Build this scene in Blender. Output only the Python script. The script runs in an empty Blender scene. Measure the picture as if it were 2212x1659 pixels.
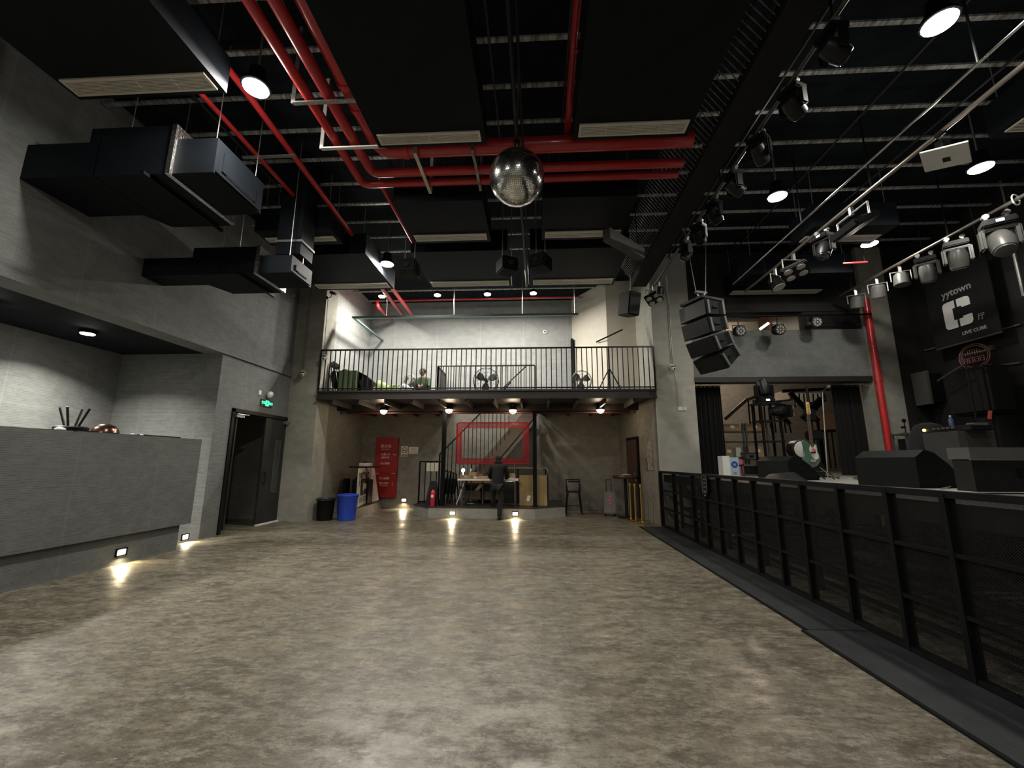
import bpy, bmesh, math, random
from mathutils import Vector, Matrix, Euler
random.seed(7)
C = bpy.context.scene.collection
PI = math.pi

# ---------------------------------------------------------------- camera, world, exposure
cam_data = bpy.data.cameras.new('camera'); cam = bpy.data.objects.new('camera', cam_data); C.objects.link(cam)
FPX = 904.66; CAMZ = 1.5
CR = Matrix(((0.99846979, 0.00641699, 0.05492625), (0.05517323, -0.18276576, -0.98160715), (0.00373968, 0.98313554, -0.18284014)))
cam.matrix_world = Matrix.Translation((0, 0, CAMZ)) @ CR.to_4x4()
cam_data.sensor_width = 36.0; cam_data.lens = 36.0*FPX/2212; cam_data.clip_start = 0.05; cam_data.clip_end = 100
bpy.context.scene.camera = cam
world = bpy.data.worlds.new('world'); bpy.context.scene.world = world; world.use_nodes = True
world.node_tree.nodes['Background'].inputs[0].default_value = (0.75, 0.85, 1.0, 1)
world.node_tree.nodes['Background'].inputs[1].default_value = 0.004
vs = bpy.context.scene.view_settings
vs.view_transform = 'Standard'; vs.look = 'None'; vs.gamma = 1.0; vs.use_curve_mapping = False
vs.exposure = 0.0

# lamp powers in watts (lights are made inside each lamp's builder)
P_HIGH = 165.0; P_MEZZ = 108.0; P_UNDER = 17.0; P_ALCOVE = 105.0; P_STEP = 1.6
COOL = (1.0, 0.95, 0.86); WARM = (1.0, 0.76, 0.50)

def at(px, py, **k):                       # ray through a picture point met with a plane of the hall
    c = CR @ Vector((px-1106.0, -(py-829.5), -FPX))
    (a, val), = k.items(); i = 'xyz'.index(a); o = Vector((0, 0, CAMZ))
    return o + c*((val-o[i])/c[i])

# ---------------------------------------------------------------- materials
MATS = {}
def pm(name, col, rough=0.5, metal=0.0, var=0.12, scale=6.0, bump=0.0, bscale=None, emit=None, es=0.0, spec=0.5, alpha=1.0, coat=0.0, stretch=None):
    if name in MATS: return MATS[name]
    m = bpy.data.materials.new(name); m.use_nodes = True; nt = m.node_tree; b = nt.nodes['Principled BSDF']
    tc = nt.nodes.new('ShaderNodeTexCoord'); src = tc.outputs['Object']
    if stretch:
        mp = nt.nodes.new('ShaderNodeMapping'); mp.inputs['Scale'].default_value = stretch
        nt.links.new(src, mp.inputs['Vector']); src = mp.outputs['Vector']
    n = nt.nodes.new('ShaderNodeTexNoise'); n.inputs['Scale'].default_value = scale; n.inputs['Detail'].default_value = 5
    nt.links.new(src, n.inputs['Vector'])
    r = nt.nodes.new('ShaderNodeValToRGB'); r.color_ramp.elements[0].position = 0.3; r.color_ramp.elements[1].position = 0.7
    c0 = tuple(max(0, c*(1-var)) for c in col); c1 = tuple(min(1, c*(1+var)) for c in col)
    r.color_ramp.elements[0].color = (*c0, 1); r.color_ramp.elements[1].color = (*c1, 1)
    nt.links.new(n.outputs['Fac'], r.inputs['Fac']); nt.links.new(r.outputs['Color'], b.inputs['Base Color'])
    b.inputs['Roughness'].default_value = rough; b.inputs['Metallic'].default_value = metal
    b.inputs['Specular IOR Level'].default_value = spec; b.inputs['Coat Weight'].default_value = coat
    if bump:
        n2 = nt.nodes.new('ShaderNodeTexNoise'); n2.inputs['Scale'].default_value = bscale or scale*6; n2.inputs['Detail'].default_value = 4
        nt.links.new(src, n2.inputs['Vector'])
        bp = nt.nodes.new('ShaderNodeBump'); bp.inputs['Strength'].default_value = bump; bp.inputs['Distance'].default_value = 0.01
        nt.links.new(n2.outputs['Fac'], bp.inputs['Height']); nt.links.new(bp.outputs['Normal'], b.inputs['Normal'])
    if emit:
        b.inputs['Emission Color'].default_value = (*emit, 1); b.inputs['Emission Strength'].default_value = es
    if alpha < 1: b.inputs['Alpha'].default_value = alpha
    MATS[name] = m; return m

def mix(nt, f, a, b):
    m = nt.nodes.new('ShaderNodeMix'); m.data_type = 'RGBA'
    for s, v in ((m.inputs[0], f), (m.inputs[6], a), (m.inputs[7], b)):
        if isinstance(v, (int, float)): s.default_value = v
        elif isinstance(v, tuple): s.default_value = (*v, 1)
        else: nt.links.new(v, s)
    return m.outputs[2]

def ramp(nt, src, stops):
    r = nt.nodes.new('ShaderNodeValToRGB'); e = r.color_ramp.elements
    e[0].position, e[1].position = stops[0][0], stops[-1][0]
    for p, c in stops[1:-1]: e.new(p)
    for el, (p, c) in zip(sorted(e, key=lambda q: q.position), stops):
        el.color = (*c, 1) if isinstance(c, tuple) else (c, c, c, 1)
    nt.links.new(src, r.inputs['Fac']); return r.outputs['Color']

def noise(nt, src, scale, detail=5, sc=None, rough=0.55):
    if sc:
        mp = nt.nodes.new('ShaderNodeMapping'); mp.inputs['Scale'].default_value = sc; nt.links.new(src, mp.inputs['Vector']); src = mp.outputs['Vector']
    n = nt.nodes.new('ShaderNodeTexNoise'); n.inputs['Scale'].default_value = scale; n.inputs['Detail'].default_value = detail; n.inputs['Roughness'].default_value = rough
    nt.links.new(src, n.inputs['Vector']); return n.outputs['Fac']

def math_(nt, op, a, b=0.0):
    m = nt.nodes.new('ShaderNodeMath'); m.operation = op
    for s, v in ((m.inputs[0], a), (m.inputs[1], b)):
        if isinstance(v, (int, float)): s.default_value = v
        else: nt.links.new(v, s)
    return m.outputs[0]

def concrete(name, dark, light, groove=0.0, seam=0.0, rough=0.85, seamw=1.22):
    # cast concrete; groove = strength of fine horizontal board lines, seam = faint vertical panel joints
    m = bpy.data.materials.new(name); m.use_nodes = True; nt = m.node_tree; b = nt.nodes['Principled BSDF']
    tc = nt.nodes.new('ShaderNodeTexCoord'); o = tc.outputs['Object']
    big = noise(nt, o, 0.9, 6); mid = noise(nt, o, 5.0, 6, (1, 1, 1.6)); fine = noise(nt, o, 60, 3)
    col = mix(nt, ramp(nt, big, [(0.3, 0.0), (0.7, 1.0)]), dark, light)
    col = mix(nt, 0.45, col, mix(nt, ramp(nt, mid, [(0.35, 0.0), (0.65, 1.0)]), dark, light))
    h = fine
    if groove:
        sep = nt.nodes.new('ShaderNodeSeparateXYZ'); nt.links.new(o, sep.inputs[0])
        z = math_(nt, 'MULTIPLY', sep.outputs[2], 38.0); fr = math_(nt, 'FRACT', z)
        line = math_(nt, 'LESS_THAN', fr, 0.30)
        brk = noise(nt, o, 7.0, 4, (1, 1, 5)); brk = ramp(nt, brk, [(0.38, 0.15), (0.62, 1.0)])
        ln = math_(nt, 'MULTIPLY', line, brk)
        col = mix(nt, math_(nt, 'MULTIPLY', ln, groove), col, tuple(c*0.25 for c in dark))
        h = math_(nt, 'SUBTRACT', h, math_(nt, 'MULTIPLY', ln, 0.6))
    if seam:
        sep2 = nt.nodes.new('ShaderNodeSeparateXYZ'); nt.links.new(o, sep2.inputs[0])
        xy = math_(nt, 'ADD', sep2.outputs[0], sep2.outputs[1])
        fr2 = math_(nt, 'FRACT', math_(nt, 'DIVIDE', xy, seamw)); s = math_(nt, 'LESS_THAN', fr2, 0.018)
        fz = math_(nt, 'FRACT', math_(nt, 'DIVIDE', sep2.outputs[2], 2.43)); s2 = math_(nt, 'LESS_THAN', fz, 0.008)
        s = math_(nt, 'MAXIMUM', s, s2)
        col = mix(nt, math_(nt, 'MULTIPLY', s, seam), col, tuple(c*1.5 for c in light))
    bp = nt.nodes.new('ShaderNodeBump'); bp.inputs['Strength'].default_value = 0.35; bp.inputs['Distance'].default_value = 0.008
    nt.links.new(h, bp.inputs['Height']); nt.links.new(bp.outputs['Normal'], b.inputs['Normal'])
    nt.links.new(col, b.inputs['Base Color']); b.inputs['Roughness'].default_value = rough; b.inputs['Specular IOR Level'].default_value = 0.25
    MATS[name] = m; return m

def floor_mat():
    m = bpy.data.materials.new('polished concrete floor'); m.use_nodes = True; nt = m.node_tree; b = nt.nodes['Principled BSDF']
    tc = nt.nodes.new('ShaderNodeTexCoord'); o = tc.outputs['Object']
    a = noise(nt, o, 0.55, 8, (0.8, 1.2, 1), 0.62); c = noise(nt, o, 2.6, 10, (0.75, 1.25, 1), 0.78); d = noise(nt, o, 6, 10, (0.7, 1.3, 1), 0.88)
    base = mix(nt, ramp(nt, a, [(0.36, 0.0), (0.64, 1.0)]), (0.080, 0.069, 0.048), (0.190, 0.172, 0.130))
    base = mix(nt, math_(nt, 'MULTIPLY', ramp(nt, c, [(0.42, 1.0), (0.54, 0.0)]), 0.85), base, (0.042, 0.034, 0.021))
    base = mix(nt, math_(nt, 'MULTIPLY', ramp(nt, d, [(0.47, 0.0), (0.60, 1.0)]), 0.8), base, (0.255, 0.236, 0.185))
    sp = noise(nt, o, 17, 7, (0.7, 1.3, 1), 0.9)
    base = mix(nt, math_(nt, 'MULTIPLY', ramp(nt, sp, [(0.40, 1.0), (0.50, 0.0)]), 0.72), base, (0.030, 0.024, 0.016))
    wh = noise(nt, o, 26, 2, (0.6, 1.5, 1), 0.5)
    base = mix(nt, math_(nt, 'MULTIPLY', ramp(nt, wh, [(0.745, 0.0), (0.765, 1.0)]), 0.6), base, (0.50, 0.47, 0.40))
    nt.links.new(base, b.inputs['Base Color'])
    r = ramp(nt, c, [(0.40, 0.52), (0.60, 0.27)]); nt.links.new(r, b.inputs['Roughness'])
    b.inputs['Specular IOR Level'].default_value = 0.42
    bp = nt.nodes.new('ShaderNodeBump'); bp.inputs['Strength'].default_value = 0.12; bp.inputs['Distance'].default_value = 0.004
    nt.links.new(noise(nt, o, 22, 5), bp.inputs['Height']); nt.links.new(bp.outputs['Normal'], b.inputs['Normal'])
    MATS['floor'] = m; return m

def mesh_mat():
    # expanded black metal mesh: real holes as transparent parts of a regular pattern
    m = bpy.data.materials.new('black perforated mesh'); m.use_nodes = True; nt = m.node_tree; b = nt.nodes['Principled BSDF']
    b.inputs['Base Color'].default_value = (0.004, 0.004, 0.004, 1); b.inputs['Roughness'].default_value = 0.5
    tc = nt.nodes.new('ShaderNodeTexCoord'); sep = nt.nodes.new('ShaderNodeSeparateXYZ'); nt.links.new(tc.outputs['Object'], sep.inputs[0])
    def band(s, period, w):
        return math_(nt, 'LESS_THAN', math_(nt, 'FRACT', math_(nt, 'DIVIDE', s, period)), w)
    u = math_(nt, 'ADD', sep.outputs[1], sep.outputs[2]); v = math_(nt, 'SUBTRACT', sep.outputs[1], sep.outputs[2])
    wire = math_(nt, 'MAXIMUM', band(u, 0.016, 0.13), band(v, 0.016, 0.13))
    nt.links.new(wire, b.inputs['Alpha']); MATS['mesh'] = m; return m

wall_m = concrete('grooved grey acoustic wall', (0.135, 0.143, 0.138), (0.205, 0.213, 0.203), groove=0.55, seam=0.16)
counter_m = concrete('grooved grey counter cladding darkened as shade', (0.085, 0.09, 0.086), (0.125, 0.13, 0.123), groove=0.5, seam=0.16)  # grooved wall finish made darker: shade on the counter front put into its colour
conc_m = concrete('smooth cast concrete', (0.22, 0.215, 0.185), (0.34, 0.33, 0.285))
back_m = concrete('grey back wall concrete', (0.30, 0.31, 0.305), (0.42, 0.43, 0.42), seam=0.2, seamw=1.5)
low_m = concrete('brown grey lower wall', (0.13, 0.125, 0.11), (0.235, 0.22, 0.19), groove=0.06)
col_m = concrete('concrete column lightened as lit', (0.33, 0.325, 0.285), (0.46, 0.45, 0.40))  # lighter copy of the cast concrete: light on the right column put into its colour
cream_m = concrete('cream plastered wall', (0.66, 0.62, 0.52), (0.76, 0.72, 0.62))
flr_m = floor_mat(); net_m = mesh_mat()
ceil_m = pm('black painted ceiling', (0.010, 0.013, 0.016), 0.8, spec=0.1, var=0.3, scale=3, bump=0.3)
black_m = pm('matt black metal', (0.005, 0.0055, 0.006), 0.5, var=0.2, spec=0.12)
duct_m = pm('black duct sheet metal', (0.005, 0.007, 0.010), 0.6, spec=0.15, var=0.25, scale=2.5, bump=0.1, bscale=4)
satin_m = pm('satin black paint', (0.006, 0.0065, 0.007), 0.42, var=0.15, spec=0.3)
plas_m = pm('black plastic', (0.005, 0.006, 0.0058), 0.6, var=0.15, spec=0.12, bump=0.15, bscale=200)
felt_m = pm('black felt cloth', (0.004, 0.004, 0.005), 0.95, var=0.3, scale=12, bump=0.4)
brown_m = pm('dark brown steel paint', (0.022, 0.017, 0.015), 0.5, var=0.15)
beige_m = pm('beige painted aluminium', (0.66, 0.62, 0.53), 0.5, var=0.06)
slot_m = pm('grille shadow backing', (0.10, 0.095, 0.08), 0.8)
red_m = pm('red gloss pipe paint', (0.48, 0.026, 0.028), 0.28, var=0.12, scale=4, coat=0.3)
redd_m = pm('red enamel door', (0.27, 0.014, 0.016), 0.4, var=0.08)
steel_m = pm('galvanised steel', (0.42, 0.42, 0.40), 0.4, metal=0.8, var=0.2, scale=30)
foil_m = pm('crumpled silver foil', (0.75, 0.75, 0.75), 0.25, metal=1.0, bump=1.0, bscale=30)
chrome_m = pm('polished chrome', (0.8, 0.8, 0.78), 0.12, metal=1.0, var=0.03)
brass_m = pm('polished brass', (0.85, 0.6, 0.22), 0.18, metal=1.0, var=0.08)
white_m = pm('white plastic', (0.72, 0.71, 0.66), 0.4, var=0.04)
paper_m = pm('white paper', (0.75, 0.70, 0.64), 0.8, var=0.03)
card_m = pm('brown cardboard', (0.32, 0.21, 0.11), 0.85, var=0.12, scale=5)
card2_m = pm('pale cardboard', (0.42, 0.33, 0.18), 0.7, var=0.1, scale=5)
wood_m = pm('dark reddish wood', (0.055, 0.026, 0.017), 0.4, var=0.35, scale=6, stretch=(1, 8, 1))
green_m = pm('olive green cloth', (0.075, 0.115, 0.045), 0.85, var=0.15, bump=0.2)
lgreen_m = pm('pale green cloth', (0.30, 0.38, 0.16), 0.7, var=0.3, scale=9, bump=0.3)
blue_m = pm('blue plastic', (0.018, 0.055, 0.42), 0.35, var=0.08)
grey_m = pm('mid grey paint', (0.075, 0.075, 0.07), 0.5, var=0.08)
lgrey_m = pm('light grey shell', (0.085, 0.085, 0.08), 0.35, var=0.06)
rubber_m = pm('dark rubber mat', (0.018, 0.020, 0.023), 0.55, var=0.45, scale=2.2, bump=0.25, bscale=30, spec=0.35)
stagetop_m = pm('grey stage floor', (0.22, 0.215, 0.20), 0.5, var=0.2, scale=4)
strip_m = pm('perforated pale strip', (0.36, 0.36, 0.34), 0.5, metal=0.4, var=0.75, scale=22, stretch=(1, 0.2, 0.2))
glow_m = pm('lit lamp lens', (1, 1, 1), 0.5, emit=(1.0, 0.95, 0.85), es=60)
gloww_m = pm('lit warm lamp glass', (1, 1, 1), 0.5, emit=(1.0, 0.80, 0.50), es=35)
glows_m = pm('lit step lamp glass', (1, 1, 1), 0.5, emit=(1.0, 0.85, 0.55), es=14)
exit_m = pm('lit green exit film', (0.05, 0.6, 0.2), 0.5, emit=(0.05, 1.0, 0.35), es=3.0)
exitw_m = pm('exit sign dark panel', (0.02, 0.05, 0.03), 0.4)
screen_m = pm('lit small display', (0.3, 0.4, 0.6), 0.4, emit=(0.55, 0.75, 1.0), es=3.0)
amber_m = pm('lit amber indicator', (1, 0.8, 0.2), 0.4, emit=(1.0, 0.8, 0.15), es=4.0)
lens_m = pm('frosted lamp lens', (0.50, 0.49, 0.45), 0.35, var=0.25, scale=60)
lensd_m = pm('dark glass lens', (0.03, 0.03, 0.035), 0.08, var=0.1, coat=1)
neon_m = pm('unlit neon tube glass', (0.50, 0.20, 0.17), 0.25, var=0.1)
acry_m = pm('red tinted acrylic', (0.28, 0.01, 0.018), 0.2, alpha=0.45)
cacry_m = pm('clear acrylic sheet', (0.2, 0.2, 0.2), 0.08, alpha=0.04)
redneon_m = pm('red gloss frame tube', (0.25, 0.012, 0.018), 0.2, coat=0.5)
jean_m = pm('dark denim', (0.009, 0.011, 0.012), 0.9, var=0.2, scale=30)
jacket_m = pm('black jacket cloth', (0.004, 0.0045, 0.006), 0.9, var=0.2, scale=20)
skin_m = pm('skin', (0.45, 0.27, 0.19), 0.55, var=0.08)
hair_m = pm('black hair', (0.012, 0.010, 0.009), 0.6, var=0.3, scale=60)
cap_m = pm('grey knitted cap', (0.10, 0.09, 0.075), 0.9, var=0.2, scale=50)
pink_m = pm('pink print', (0.65, 0.12, 0.22), 0.6, var=0.2)
cyan_m = pm('pale blue print', (0.28, 0.50, 0.56), 0.6, var=0.06)
navy_m = pm('navy blue print', (0.02, 0.05, 0.25), 0.6)
teal_m = pm('sea green lacquer', (0.07, 0.14, 0.105), 0.25, var=0.2, scale=5, coat=0.5)
maple_m = pm('maple headstock wood', (0.72, 0.47, 0.20), 0.35, var=0.08)
ivory_m = pm('ivory pickguard', (0.70, 0.68, 0.55), 0.35)
rose_m = pm('rosewood fingerboard', (0.075, 0.04, 0.025), 0.4, var=0.3, scale=40)
fabr_m = pm('black door leather', (0.018, 0.019, 0.018), 0.5, var=0.3, scale=3)
blackwall_m = pm('black stage wall', (0.008, 0.008, 0.008), 0.75, var=0.6, scale=2.2, bump=0.8, bscale=14)
aqua_m = pm('pale green painted channel', (0.16, 0.25, 0.24), 0.4, metal=0.3, var=0.1)

# ---------------------------------------------------------------- mesh helpers
class MB:
    def __init__(s, root=None):
        s.bm = bmesh.new(); s.o = Vector(root.location) if root else Vector((0, 0, 0))
    def _mv(s, vs, M): bmesh.ops.transform(s.bm, matrix=M, verts=vs); return s
    def bx(s, x0, x1, y0, y1, z0, z1):
        return s.box(((x0+x1)/2, (y0+y1)/2, (z0+z1)/2), (abs(x1-x0), abs(y1-y0), abs(z1-z0)))
    def box(s, c, d, rot=(0, 0, 0), bev=0.0):
        r = bmesh.ops.create_cube(s.bm, size=1); vs = r['verts']
        R = rot if isinstance(rot, Matrix) else Euler(rot).to_matrix().to_4x4()
        s._mv(vs, Matrix.Translation(c) @ R @ Matrix.Diagonal((*d, 1)))
        if bev:
            es = list({e for v in vs for e in v.link_edges})
            bmesh.ops.bevel(s.bm, geom=es, offset=bev, segments=2, affect='EDGES', clamp_overlap=True)
        return s
    def tube(s, p, q, r, seg=10, r2=None):
        p = Vector(p); q = Vector(q); d = q-p; L = d.length
        if L < 1e-6: return s
        k = bmesh.ops.create_cone(s.bm, cap_ends=True, segments=seg, radius1=r, radius2=r if r2 is None else r2, depth=L)
        return s._mv(k['verts'], Matrix.Translation((p+q)/2) @ d.to_track_quat('Z', 'Y').to_matrix().to_4x4())
    def path(s, pts, r, seg=8):
        for a, b in zip(pts, pts[1:]): s.tube(a, b, r, seg)
        for a in pts[1:-1]: s.sph(a, r*1.0, seg, max(4, seg//2))
        return s
    def sph(s, c, r, u=12, v=8, sc=(1, 1, 1), rot=(0, 0, 0)):
        k = bmesh.ops.create_uvsphere(s.bm, u_segments=u, v_segments=v, radius=r)
        return s._mv(k['verts'], Matrix.Translation(c) @ Euler(rot).to_matrix().to_4x4() @ Matrix.Diagonal((*sc, 1)))
    def ring(s, c, R, r, rot=(0, 0, 0), n=24, m=6, a0=0, a1=2*PI):
        full = abs(a1-a0-2*PI) < 1e-4; N = n if full else n+1; M = Matrix.Translation(c) @ Euler(rot).to_matrix().to_4x4(); rows = []
        for i in range(N):
            a = a0+(a1-a0)*i/n
            rows.append([s.bm.verts.new(M @ Vector(((R+r*math.cos(2*PI*j/m))*math.cos(a), (R+r*math.cos(2*PI*j/m))*math.sin(a), r*math.sin(2*PI*j/m)))) for j in range(m)])
        for i in range(N if full else N-1):
            A = rows[i]; B = rows[(i+1) % N]
            for j in range(m): s.bm.faces.new((A[j], B[j], B[(j+1) % m], A[(j+1) % m]))
        return s
    def lathe(s, prof, M=None, seg=20):
        M = M or Matrix.Identity(4); rows = []
        for r, z in prof:
            rows.append([s.bm.verts.new(M @ Vector((max(r, 1e-4)*math.cos(2*PI*i/seg), max(r, 1e-4)*math.sin(2*PI*i/seg), z))) for i in range(seg)])
        for A, B in zip(rows, rows[1:]):
            for i in range(seg): s.bm.faces.new((A[i], A[(i+1) % seg], B[(i+1) % seg], B[i]))
        s.bm.faces.new(rows[0][::-1]); s.bm.faces.new(rows[-1]); return s
    def prism(s, pts, M, d):               # polygon in the frame's xy plane, thickened by d along its z
        a = [s.bm.verts.new(M @ Vector((x, y, 0))) for x, y in pts]; b = [s.bm.verts.new(M @ Vector((x, y, d))) for x, y in pts]
        n = len(pts); s.bm.faces.new(a[::-1]); s.bm.faces.new(b)
        for i in range(n): s.bm.faces.new((a[i], a[(i+1) % n], b[(i+1) % n], b[i]))
        return s
    def hull(s, pts):                      # convex solid through points
        vs = [s.bm.verts.new(Vector(p)) for p in pts]
        bmesh.ops.convex_hull(s.bm, input=vs); return s
    def beam(s, p, q, w, h):               # rectangular bar from p to q, w sideways, h upwards
        p = Vector(p); q = Vector(q); d = q-p; L = d.length; d.normalize()
        up = Vector((0, 0, 1)) if abs(d.z) < 0.95 else Vector((0, 1, 0))
        sd = d.cross(up).normalized(); u = sd.cross(d).normalized()
        R = Matrix((sd, d, u)).transposed().to_4x4()
        return s.box((p+q)/2, (w, L, h), R)

def build(mb, name, mat, parent=None, label=None, cat=None, group=None, kind=None):
    bm = mb.bm
    if parent is not None:
        off = mb.o
        if off.length: bmesh.ops.translate(bm, verts=bm.verts, vec=-off)
    bmesh.ops.recalc_face_normals(bm, faces=bm.faces)
    for e in bm.edges:
        if len(e.link_faces) == 2 and e.calc_face_angle(0) > 0.6: e.smooth = False
    for f in bm.faces: f.smooth = True
    me = bpy.data.meshes.new(name); bm.to_mesh(me); bm.free(); me.materials.append(mat)
    ob = bpy.data.objects.new(name, me); C.objects.link(ob)
    if parent is not None: ob.parent = parent
    return tag(ob, label, cat, group, kind)

def tag(o, label=None, cat=None, group=None, kind=None):
    if label: o['label'] = label
    if cat: o['category'] = cat
    if group: o['group'] = group
    if kind: o['kind'] = kind
    return o

def thing(name, loc, label, cat, group=None, rot=(0, 0, 0), kind=None):
    o = bpy.data.objects.new(name, None); o.empty_display_size = 0.1; C.objects.link(o)
    o.location = loc; o.rotation_euler = rot; return tag(o, label, cat, group, kind)

def struct(name, mb, mat): return build(mb, name, mat, kind='structure')

def dup(o, loc=None, rot=None, label=None, parent=None):
    c = o.copy(); C.objects.link(c)
    if parent is not None: c.parent = parent
    if loc is not None: c.location = loc
    if rot is not None: c.rotation_euler = rot
    if label: c['label'] = label
    for ch in [x for x in o.children]: dup(ch, parent=c)
    return c

def light(parent, loc, power, color, size=0.2, kind='AREA', rot=(0, 0, 0), spread=PI, name='bulb_light'):
    l = bpy.data.lights.new(name, kind); l.energy = power; l.color = color
    if kind == 'AREA': l.shape = 'DISK'; l.size = size; l.spread = spread
    else: l.shadow_soft_size = size
    o = bpy.data.objects.new(name, l); C.objects.link(o); o.parent = parent; o.location = loc; o.rotation_euler = rot
    return o

def frame(o, ux, uy):
    ux = Vector(ux).normalized(); uy = Vector(uy).normalized(); uz = ux.cross(uy)
    M = Matrix((ux, uy, uz)).transposed().to_4x4(); M.translation = Vector(o); return M

def text(name, s, size, mat, parent, M, align='CENTER', bold=0.0, ext=0.002, sx=1.0, local=False):
    cu = bpy.data.curves.new(name, 'FONT'); cu.body = s; cu.size = size; cu.extrude = ext; cu.align_x = align; cu.align_y = 'CENTER'; cu.offset = bold
    cu.resolution_u = 3
    t = bpy.data.objects.new(name, cu); C.objects.link(t)
    dg = bpy.context.evaluated_depsgraph_get(); dg.update()
    me = bpy.data.meshes.new_from_object(t.evaluated_get(dg)); C.objects.unlink(t); bpy.data.objects.remove(t)
    me.transform(M @ Matrix.Diagonal((sx, 1, 1, 1)))
    if parent is not None and not local: me.transform(Matrix.Translation(-Vector(parent.location)))
    me.materials.clear(); me.materials.append(mat)
    o = bpy.data.objects.new(name, me); C.objects.link(o)
    if parent is not None: o.parent = parent
    return o

def logo_c(mb, M, w, h, d=0.004):          # squared stencil letter C in three pieces
    L = [(0.13, 1), (0.44, 1), (0.44, 0.72), (0.34, 0.72), (0.34, 0.28), (0.44, 0.28), (0.44, 0), (0.13, 0), (0.04, 0.03), (0, 0.11), (0, 0.89), (0.04, 0.97)]
    T = [(0.52, 1), (0.84, 1), (0.93, 0.97), (0.97, 0.89), (0.97, 0.66), (0.67, 0.66), (0.67, 0.72), (0.52, 0.72)]
    for poly in (L, T, [(x, 1-y) for x, y in T][::-1]): mb.prism([(x*w, y*h) for x, y in poly], M, d)
    return mb

# ================================================================ SETTING
CZ = 7.05
struct('floor', MB().bx(-9.2, 3.0, -6, 14.2, -0.12, 0), flr_m)
struct('floor_under_stage', MB().bx(3.0, 9.6, -6, 10.9, -0.12, 0), flr_m)
struct('ceiling', MB().bx(-9.2, 11.8, -6, 16.6, CZ, CZ+0.2), ceil_m)
struct('wall_left', MB().bx(-6.95, -6.55, -6, 10.7, 3.72, CZ), wall_m)
struct('trim_1', MB().bx(-6.55, -6.51, -6, 10.7, 3.72, 3.84), wall_m)                     # lip under the upper wall
struct('ceiling_alcove', MB().bx(-9.2, -6.95, -6, 8.4, 3.72, 3.9), ceil_m)
struct('wall_alcove_back', MB().bx(-9.1, -8.78, -6, 8.2, 0, 3.72), wall_m)
struct('wall_alcove_side', MB().bx(-8.78, -6.55, 8.2, 8.66, 0, 3.72), wall_m)
struct('wall_above_door', MB().bx(-6.95, -6.55, 8.66, 11.0, 2.62, 3.72), wall_m)
struct('wall_corridor', MB().bx(-8.9, -8.7, 8.66, 11.6, 0, 2.9), conc_m)
struct('wall_corridor_end', MB().bx(-8.7, -6.6, 11.0, 11.2, 0, 2.9), conc_m)
struct('ceiling_corridor', MB().bx(-8.9, -6.95, 8.66, 11.2, 2.7, 2.9), ceil_m)
struct('wall_column_left', MB().bx(-6.6, -5.77, 10.7, 11.35, 0, CZ), conc_m)
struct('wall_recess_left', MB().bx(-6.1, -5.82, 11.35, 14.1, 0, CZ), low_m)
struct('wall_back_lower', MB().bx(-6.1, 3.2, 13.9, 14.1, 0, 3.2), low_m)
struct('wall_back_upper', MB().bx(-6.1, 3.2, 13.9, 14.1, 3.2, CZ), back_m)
struct('wall_upper_left', MB().bx(-5.82, -5.79, 11.35, 13.9, 3.33, CZ), back_m)
struct('wall_recess_right', MB().hull([(2.72, 13.9, 0), (3.02, 10.8, 0), (3.2, 13.9, 0), (3.2, 10.8, 0), (2.72, 13.9, 3.13), (3.02, 10.8, 3.13), (3.2, 13.9, 3.13), (3.2, 10.8, 3.13)]), low_m)
M_ = MB()
for z in (3.33, CZ): pass
M_.prism([(1.28, 13.9), (2.2, 12.4), (3.2, 12.4), (3.2, 13.9)], Matrix.Translation((0, 0, 3.33)), CZ-3.33)
struct('wall_upper_shaft', M_, cream_m)
struct('wall_column_right', MB().bx(3.07, 4.05, 10.7, 12.4, 0, CZ), col_m)
# stage end wall with its doorway
struct('wall_stage_end', MB().bx(4.05, 8.36, 10.7, 10.95, 3.63, 4.86), wall_m)
struct('wall_stage_end_top', MB().bx(4.05, 9.8, 10.72, 10.95, 5.36, CZ), blackwall_m)
struct('trim_2', MB().bx(4.05, 8.36, 10.66, 10.98, 3.5, 3.63), brown_m)
struct('wall_column_far', MB().bx(8.36, 8.98, 10.6, 11.1, 0, CZ), conc_m)
struct('wall_slot_side', MB().bx(6.95, 8.36, 10.75, 10.95, 4.86, 5.36), blackwall_m)
struct('wall_right', MB().bx(9.6, 9.8, -6, 10.7, 0, CZ), blackwall_m)
struct('wall_stage_corner', MB().bx(8.98, 9.8, 10.6, 10.9, 0, CZ), blackwall_m)
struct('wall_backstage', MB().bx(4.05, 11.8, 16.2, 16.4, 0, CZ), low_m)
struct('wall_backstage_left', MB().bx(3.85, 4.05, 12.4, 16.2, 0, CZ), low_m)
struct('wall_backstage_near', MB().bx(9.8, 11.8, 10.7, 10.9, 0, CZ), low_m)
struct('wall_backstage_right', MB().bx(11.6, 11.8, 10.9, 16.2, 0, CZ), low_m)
struct('wall_front', MB().bx(-9.2, 9.8, -6.2, -6, 0, CZ), conc_m)

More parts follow.
